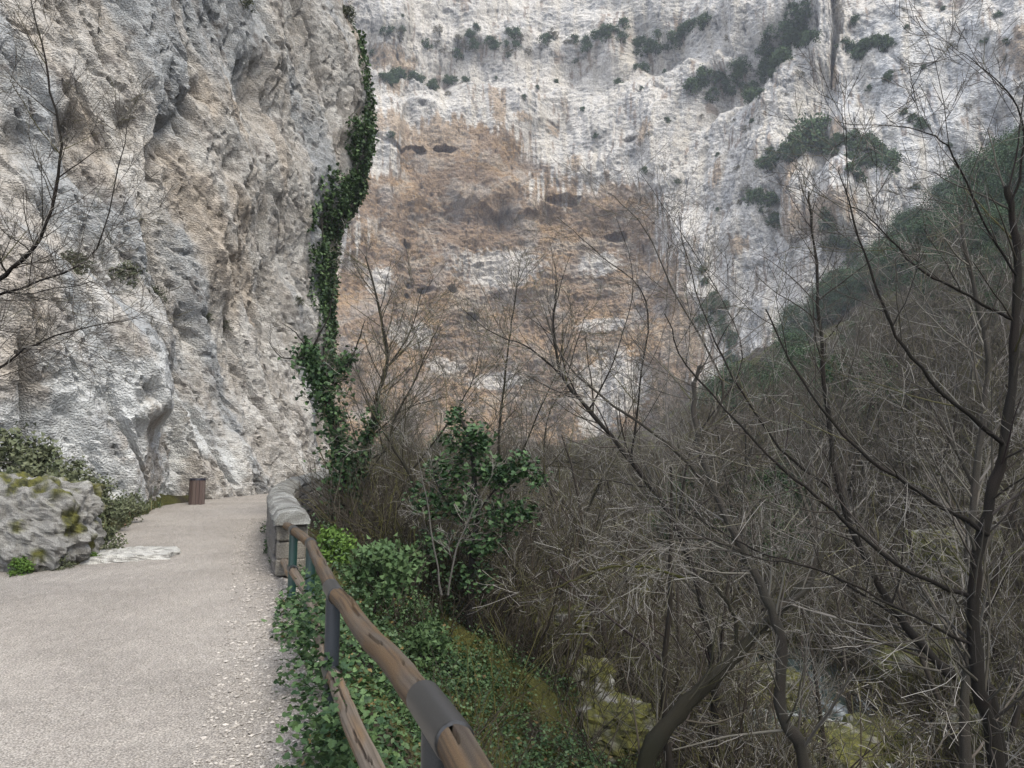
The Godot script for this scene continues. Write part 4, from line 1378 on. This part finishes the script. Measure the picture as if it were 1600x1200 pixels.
func near_point(px: float, py: float) -> Vector3:
	var v := Vector3((px - 800.0) / FOCAL, (600.0 - py) / FOCAL, -1.0).rotated(Vector3.RIGHT, PITCH).normalized()
	var best := Vector3.ZERO
	var err := 1e9
	for j in range(0, LNV, 4):
		for i in range(0, LNU, 4):
			var r := LV[j * LNU + i] - EYE
			var l := r.length()
			var e := (r / l - v).length_squared() + (0.0 if l < 38.0 else 1.0)
			if e < err:
				err = e
				best = LV[j * LNU + i]
	return best

func whereabouts(px: float) -> String:
	if px < 700.0: return "beyond the wall"
	if px < 900.0: return "behind the ivy bush"
	if px < 1080.0: return "before the brown hollow"
	if px < 1250.0: return "below the shelf of shrubs"
	if px < 1400.0: return "below the rounded buttress"
	if px < 1520.0: return "below the pale slab"
	return "at the picture's edge"

func how_far(d: float, steps: Array) -> String:
	return steps[0] if d < steps[1] else (steps[2] if d < steps[3] else steps[4])

func build_woods() -> void:
	# bare trees of the ravine and the far hillside
	var near_o := {"wander": 0.15, "up": 0.05, "thin": 0.0035, "kids": [9, 5, 4, 2], "first": 0.25, "bark": BARK_DARK, "tip": BARK_GREY, "moss": 0.12, "spread": 0.35}
	var far_o := {"wander": 0.14, "up": 0.06, "thin": 0.010, "kids": [9, 5, 4, 2], "first": 0.2, "bark": Color(0.05, 0.044, 0.038), "tip": BARK_GREY, "moss": 0.12, "spread": 0.3, "stems": 2}
	var shrub_o := {"wander": 0.17, "up": 0.03, "thin": 0.004, "kids": [7, 5, 4], "first": 0.1, "bark": Color(0.04, 0.034, 0.026), "tip": BARK_GREY, "moss": 0.25, "spread": 0.6, "stems": 5}
	var N := []
	for k in 4: N.append(bare_tree(900 + k, 6.0, 0.075, near_o))
	var Fv := []
	for k in 4: Fv.append(bare_tree(910 + k, 8.0, 0.11, far_o))
	var S := []
	for k in 4: S.append(bare_tree(920 + k, 2.4, 0.022, shrub_o, 3))
	var E := []
	for k in 4: E.append(evergreen(930 + k, 8.0, 6.8, 80, 150, 0.17, Color(0.018, 0.036, 0.018), Color(0.06, 0.095, 0.042), 0.12))
	# bare trees of the middle distance
	for i in 22:
		var d := rng.randf_range(10.0, 26.0)
		var px := rng.randf_range(930, 1680)
		var x := (px - 800.0) / FOCAL * d
		var s := rng.randf_range(0.7, 1.15)
		copy(N[i % 4], "ravine_tree", Vector3(x, ground(x, -d), -d), rng.randf() * TAU, Vector3.ONE * s, "slim bare tree %s %s" % [how_far(d, ["close by", 14.0, "in the ravine", 20.0, "across the stream"]), whereabouts(px)], "tree", "slim bare trees of the ravine")
	for i in 8:
		var d := rng.randf_range(18.0, 34.0)
		var px := rng.randf_range(560, 900)
		var x := (px - 800.0) / FOCAL * d
		var s := rng.randf_range(0.5, 0.8)
		copy(N[i % 4], "ravine_tree", Vector3(x, ground(x, -d), -d), rng.randf() * TAU, Vector3.ONE * s, "slim bare tree behind the ivy bush beyond the wall", "tree", "slim bare trees beyond the wall")
	for i in 75:
		var d := 26.0 + pow(rng.randf(), 1.4) * 48.0
		var px := rng.randf_range(1010, 1720)
		if rng.randf() < 0.2: px = rng.randf_range(560, 1010)
		var x := (px - 800.0) / FOCAL * d
		var s := rng.randf_range(0.6, 1.1) * (0.55 if px < 1010 else 1.0)
		copy(Fv[i % 4], "hillside_tree", Vector3(x, ground(x, -d), -d), rng.randf() * TAU, Vector3.ONE * s, "leafless grey tree %s %s" % [how_far(d, ["low on the slope", 45.0, "half way up the slope", 70.0, "far up the slope"]), whereabouts(px)] if px > 1010 else "leafless low tree at the foot of the brown hollow", "tree", "leafless trees of the slope" if px > 1010 else "leafless trees at the foot of the hollow")
	for i in 110:
		var d := 9.5 + pow(rng.randf(), 1.3) * 38.0
		var px := rng.randf_range(600, 1680)
		var x := (px - 800.0) / FOCAL * d
		if x < along(EDGE_R, d) + (5.5 if d < 13.0 else 1.5) or (d < 18.0 and absf(x - along(BED_X, d)) < 1.2): continue
		copy(S[i % 4], "bare_shrub", Vector3(x, ground(x, -d), -d), rng.randf() * TAU, Vector3.ONE * rng.randf_range(0.6, 1.5), "leafless many-stemmed shrub %s %s" % [how_far(d, ["near the bank", 13.0, "by the stream", 22.0, "deep in the ravine"]), whereabouts(px)], "shrub", "leafless shrubs of the ravine")
	# evergreens of the slope, in patches of it: [middle px, py, spread, how many, size, where]
	var patches := [[1530, 330, 60, 26, 1.2, "high on the slope at the picture's edge"], [1440, 380, 45, 16, 1.05, "on the slope under the pale slab"], [1320, 410, 45, 16, 0.9, "on the slope under the rounded buttress"], [1220, 450, 40, 14, 0.85, "on the lower slope before the white cliff"], [1130, 520, 30, 14, 0.85, "at the inner end of the slope beside the brown hollow"], [1095, 610, 16, 4, 0.6, "low at the mouth of the ravine"], [1590, 480, 40, 6, 0.8, "lower down the slope at the picture's edge"], [1480, 430, 55, 14, 0.9, "on the middle slope towards the picture's edge"], [1400, 520, 60, 5, 0.5, "half way down the bare slope"]]
	for q in patches:
		for k in q[3]:
			var px: float = q[0] + rng.randfn() * q[2]
			var py: float = q[1] + rng.randfn() * q[2] * 0.7
			var best := Vector3.ZERO
			var gap := 1e9
			for step in 75:
				var p := at(px, py, 30.0 + step * 1.6)
				var e := p.y - ground(p.x, p.z)
				if absf(e) < gap:
					gap = absf(e)
					best = p
				if e < 0.0: break
			var s: float = q[4] * rng.randf_range(0.65, 1.2) * clampf(-best.z / 75.0, 0.6, 1.15)
			copy(E[rng.randi() % 4], "evergreen_tree", ground_at(best) - Vector3(0, 0.4 * s, 0), rng.randf() * TAU, Vector3(s * 1.05, s, s * 1.05), "dark evergreen tree " + q[5], "tree", "evergreens " + q[5])
	for q in [[690, 612, 60, 0.45], [620, 590, 55, 0.4]]:
		var p := ground_at(at(q[0], q[1], q[2]))
		copy(E[0], "evergreen_tree", p, q[0], Vector3.ONE * q[3], "small evergreen tree behind the ivy bush" if q[0] == 690 else "small evergreen tree behind the ivy-clad stem", "tree", "evergreens beyond the wall")
	for v in N + Fv + S + E: v.free()
	# brushwood: dead stems and twigs that cover the slopes
	var r := RandomNumberGenerator.new()
	r.seed = 940
	var bw := MB.new()
	for k in 16:
		var p := Vector3(r.randf_range(-.25, .25), -0.05, r.randf_range(-.25, .25))
		var d := Vector3(r.randf_range(-.7, .7), 1.0, r.randf_range(-.7, .7)).normalized()
		var q := p + d * r.randf_range(0.3, 0.6)
		var e := q + (d + Vector3(r.randf_range(-.7, .7), r.randf_range(-.3, .3), r.randf_range(-.7, .7))).normalized() * r.randf_range(0.2, 0.55)
		var g := e + (e - q).rotated(Vector3.RIGHT, r.randf_range(-.8, .8)).rotated(Vector3.BACK, r.randf_range(-.8, .8)) * 0.7
		bw.tube(PackedVector3Array([p, q, e, g]), PackedFloat32Array([0.007, 0.005, 0.004, 0.002]), 3, Color.WHITE * r.randf_range(0.6, 1.2))
	var xf := []
	var cols := PackedColorArray()
	for i in 11000:
		var d := 8.0 + pow(rng.randf(), 1.3) * 75.0
		var px := rng.randf_range(480, 1750)
		var x := (px - 800.0) / FOCAL * d
		var off := x - along(EDGE_R, d)
		if off < 1.4 or (d < 22.0 and absf(x - along(BED_X, d)) < 1.6) or (d < 13.0 and off < 6.0 and rng.randf() < 0.94): continue
		var s := rng.randf_range(0.5, 1.1) * (1.0 + d * 0.025)
		xf.append(Transform3D(Basis(Vector3.UP, rng.randf() * TAU).scaled(Vector3(s * 1.2, s, s * 1.2)), Vector3(x, ground(x, -d), -d)))
		var c := Color(0.036, 0.030, 0.023).lerp(Color(0.085, 0.074, 0.058), pow(rng.randf(), 2.2))
		if rng.randf() < 0.2: c = c.lerp(BARK_MOSS, 0.7)
		cols.append(c)
	var o := many("brushwood", bw.mesh(), M.bark, xf, cols)
	tag(o, "tangled grey brushwood covering the floor and slopes of the ravine", "brushwood", "", "stuff")

func build_plants() -> void:
	# single leafy plants one can tell apart
	var A := evergreen(950, 1.0, 1.1, 26, 40, 0.10, Color(0.04, 0.08, 0.018), Color(0.10, 0.165, 0.035), 0.15)
	var B := evergreen(951, 1.0, 1.2, 26, 36, 0.11, Color(0.025, 0.05, 0.02), Color(0.075, 0.12, 0.05), 0.2)
	var C := evergreen(952, 1.0, 1.2, 26, 36, 0.09, Color(0.05, 0.065, 0.035), Color(0.13, 0.14, 0.085), 0.1)
	var list := [[A, 520, 858, 9.6, 0.5, "bright green leafy plant by the wall's squared end"], [B, 590, 862, 9.5, 0.75, "pale green bramble bush below the fence"], [B, 668, 862, 9.8, 0.6, "bramble bush with pale leaves between the fence and the ivy bush"], [B, 620, 815, 12.0, 0.8, "leafy dark shrub at the back of the bramble bush"], [C, 205, 790, 15.5, 0.55, "low bush where the verge meets the rock foot"], [C, 170, 800, 14.0, 0.6, "dull green bush behind the boulder's far side"], [C, 60, 715, 13.0, 0.9, "dark evergreen scrub above the boulder"], [C, 20, 640, 13.0, 1.0, "leafy scrub against the near cliff at the picture edge"], [B, 1000, 1090, 10.0, 0.45, "small glossy leafed plant by the leaning trunk"], [C, 110, 745, 14.5, 0.7, "reddish dry bush over the boulder's shoulder"], [C, 145, 765, 15.5, 0.6, "scrubby bush on the verge behind the dry bush"], [A, 145, 880, 10.6, 0.22, "small bright green weed at the boulder's foot"], [A, 30, 915, 9.6, 0.3, "leafy weed under the boulder at the path's edge"], [C, 90, 905, 9.9, 0.28, "dull weed at the front foot of the boulder"], [C, 160, 850, 11.6, 0.5, "grassy tuft between the boulder and the white slab"]]
	for q in list:
		var p := at(q[1], q[2], q[3])
		var g := ground(p.x, p.z)
		copy(q[0], "leafy_plant", Vector3(p.x, clampf(p.y - q[4] * 0.5, g - 0.1, g + 0.25), p.z), q[1], Vector3.ONE * q[4], q[5], "plant", "")
	for v in [A, B, C]: v.free()

func _ready() -> void:
	rng.seed = 20240
	# --- camera, sky, light, exposure
	var cam := Camera3D.new()
	cam.name = "camera"
	cam.position = EYE
	cam.rotation = Vector3(PITCH, 0, 0)
	cam.fov = rad_to_deg(2.0 * atan(600.0 / FOCAL))
	cam.near = 0.05
	cam.far = 2000.0
	add_child(cam)
	cam.current = true
	var sky_mat := ProceduralSkyMaterial.new()
	sky_mat.sky_top_color = Color(0.86, 0.89, 0.95)
	sky_mat.sky_horizon_color = Color(0.90, 0.91, 0.93)
	sky_mat.ground_bottom_color = Color(0.25, 0.24, 0.22)
	sky_mat.ground_horizon_color = Color(0.4, 0.4, 0.4)
	sky_mat.sky_energy_multiplier = 1.0
	var env := Environment.new()
	env.background_mode = Environment.BG_SKY
	env.sky = Sky.new()
	env.sky.sky_material = sky_mat
	env.tonemap_mode = Environment.TONE_MAPPER_LINEAR
	env.tonemap_exposure = 3.1
	env.sdfgi_enabled = true
	env.ssao_enabled = true
	env.ssil_enabled = true
	env.fog_enabled = true
	env.fog_light_color = Color(0.87, 0.90, 0.96)
	env.fog_density = 0.00035
	var we := WorldEnvironment.new()
	we.name = "environment"
	we.environment = env
	add_child(we)
	var sun := DirectionalLight3D.new()
	sun.name = "sun"
	sun.light_energy = 0.5
	sun.light_color = Color(1.0, 0.97, 0.92)
	sun.light_angular_distance = 25.0
	sun.shadow_enabled = true
	sun.rotation = Vector3(deg_to_rad(-48), deg_to_rad(34), 0)
	add_child(sun)
	# --- materials
	M.soil = mat_vertex(0.95, 0.55, 3.0, 0.8, 3)
	M.gravel = mat_vertex(0.95, 0.5, 1.2, 2.2, 4)
	M.rock = mat_vertex(0.92, 0.36, 5.0, 0.5, 5)
	M.far_rock = mat_vertex(0.95, 0.42, 45.0, 0.06, 6)
	M.stone_plain = mat_vertex(0.9)
	M.bark = mat_vertex(0.9)
	M.bark_rough = mat_vertex(0.9, 0.5, 1.0, 6.0, 8)
	M.stone = mat_vertex(0.92, 0.4, 1.5, 2.0, 9)
	M.steel = mat_vertex(0.42, 0.45, 0.0, 5.0, 15)
	M.steel.metallic_specular = 0.6
	M.wood = mat_vertex(0.75, 0.3, 0.4, 9.0, 12)
	M.wood_pale = mat_vertex(0.85, 0.3, 0.4, 9.0, 13)
	M.wood_dark = mat_vertex(0.7, 0.3, 0.3, 12.0, 14)
	M.water = mat_vertex(0.12)
	M.leaf = mat_vertex(0.5)
	M.leaf.backlight_enabled = true
	M.leaf.backlight = Color(0.3, 0.36, 0.16)
	M.leaf_far = mat_vertex(0.75)
	M.ivy_leaf = ivy_leaf()
	M.oval_leaf = oval_leaf(0.62)
	M.blade = blade()
	# --- the setting
	gn1 = noise(1, 0.09, 3)
	gn2 = noise(2, 0.5, 3)
	pn1 = noise(21, 0.5, 3)
	pn2 = noise(22, 6.0, 3)
	pn3 = noise(23, 25.0, 2)
	build_ground()
	build_path()
	build_near_cliff()
	build_far_cliff()
	print("setting built ", Time.get_ticks_msec())
	build_pebbles()
	build_river()
	build_boulders()
	build_fence()
	build_wall()
	build_bin()
	build_hero_trees()
	build_ivy_tree()
	build_ivy_bush()
	print("hero trees ", Time.get_ticks_msec())
	build_woods()
	print("woods ", Time.get_ticks_msec())
	build_plants()
	build_cliff_ivy()
	build_cliff_shrubs()
	build_ground_cover()
	print("done ", Time.get_ticks_msec())
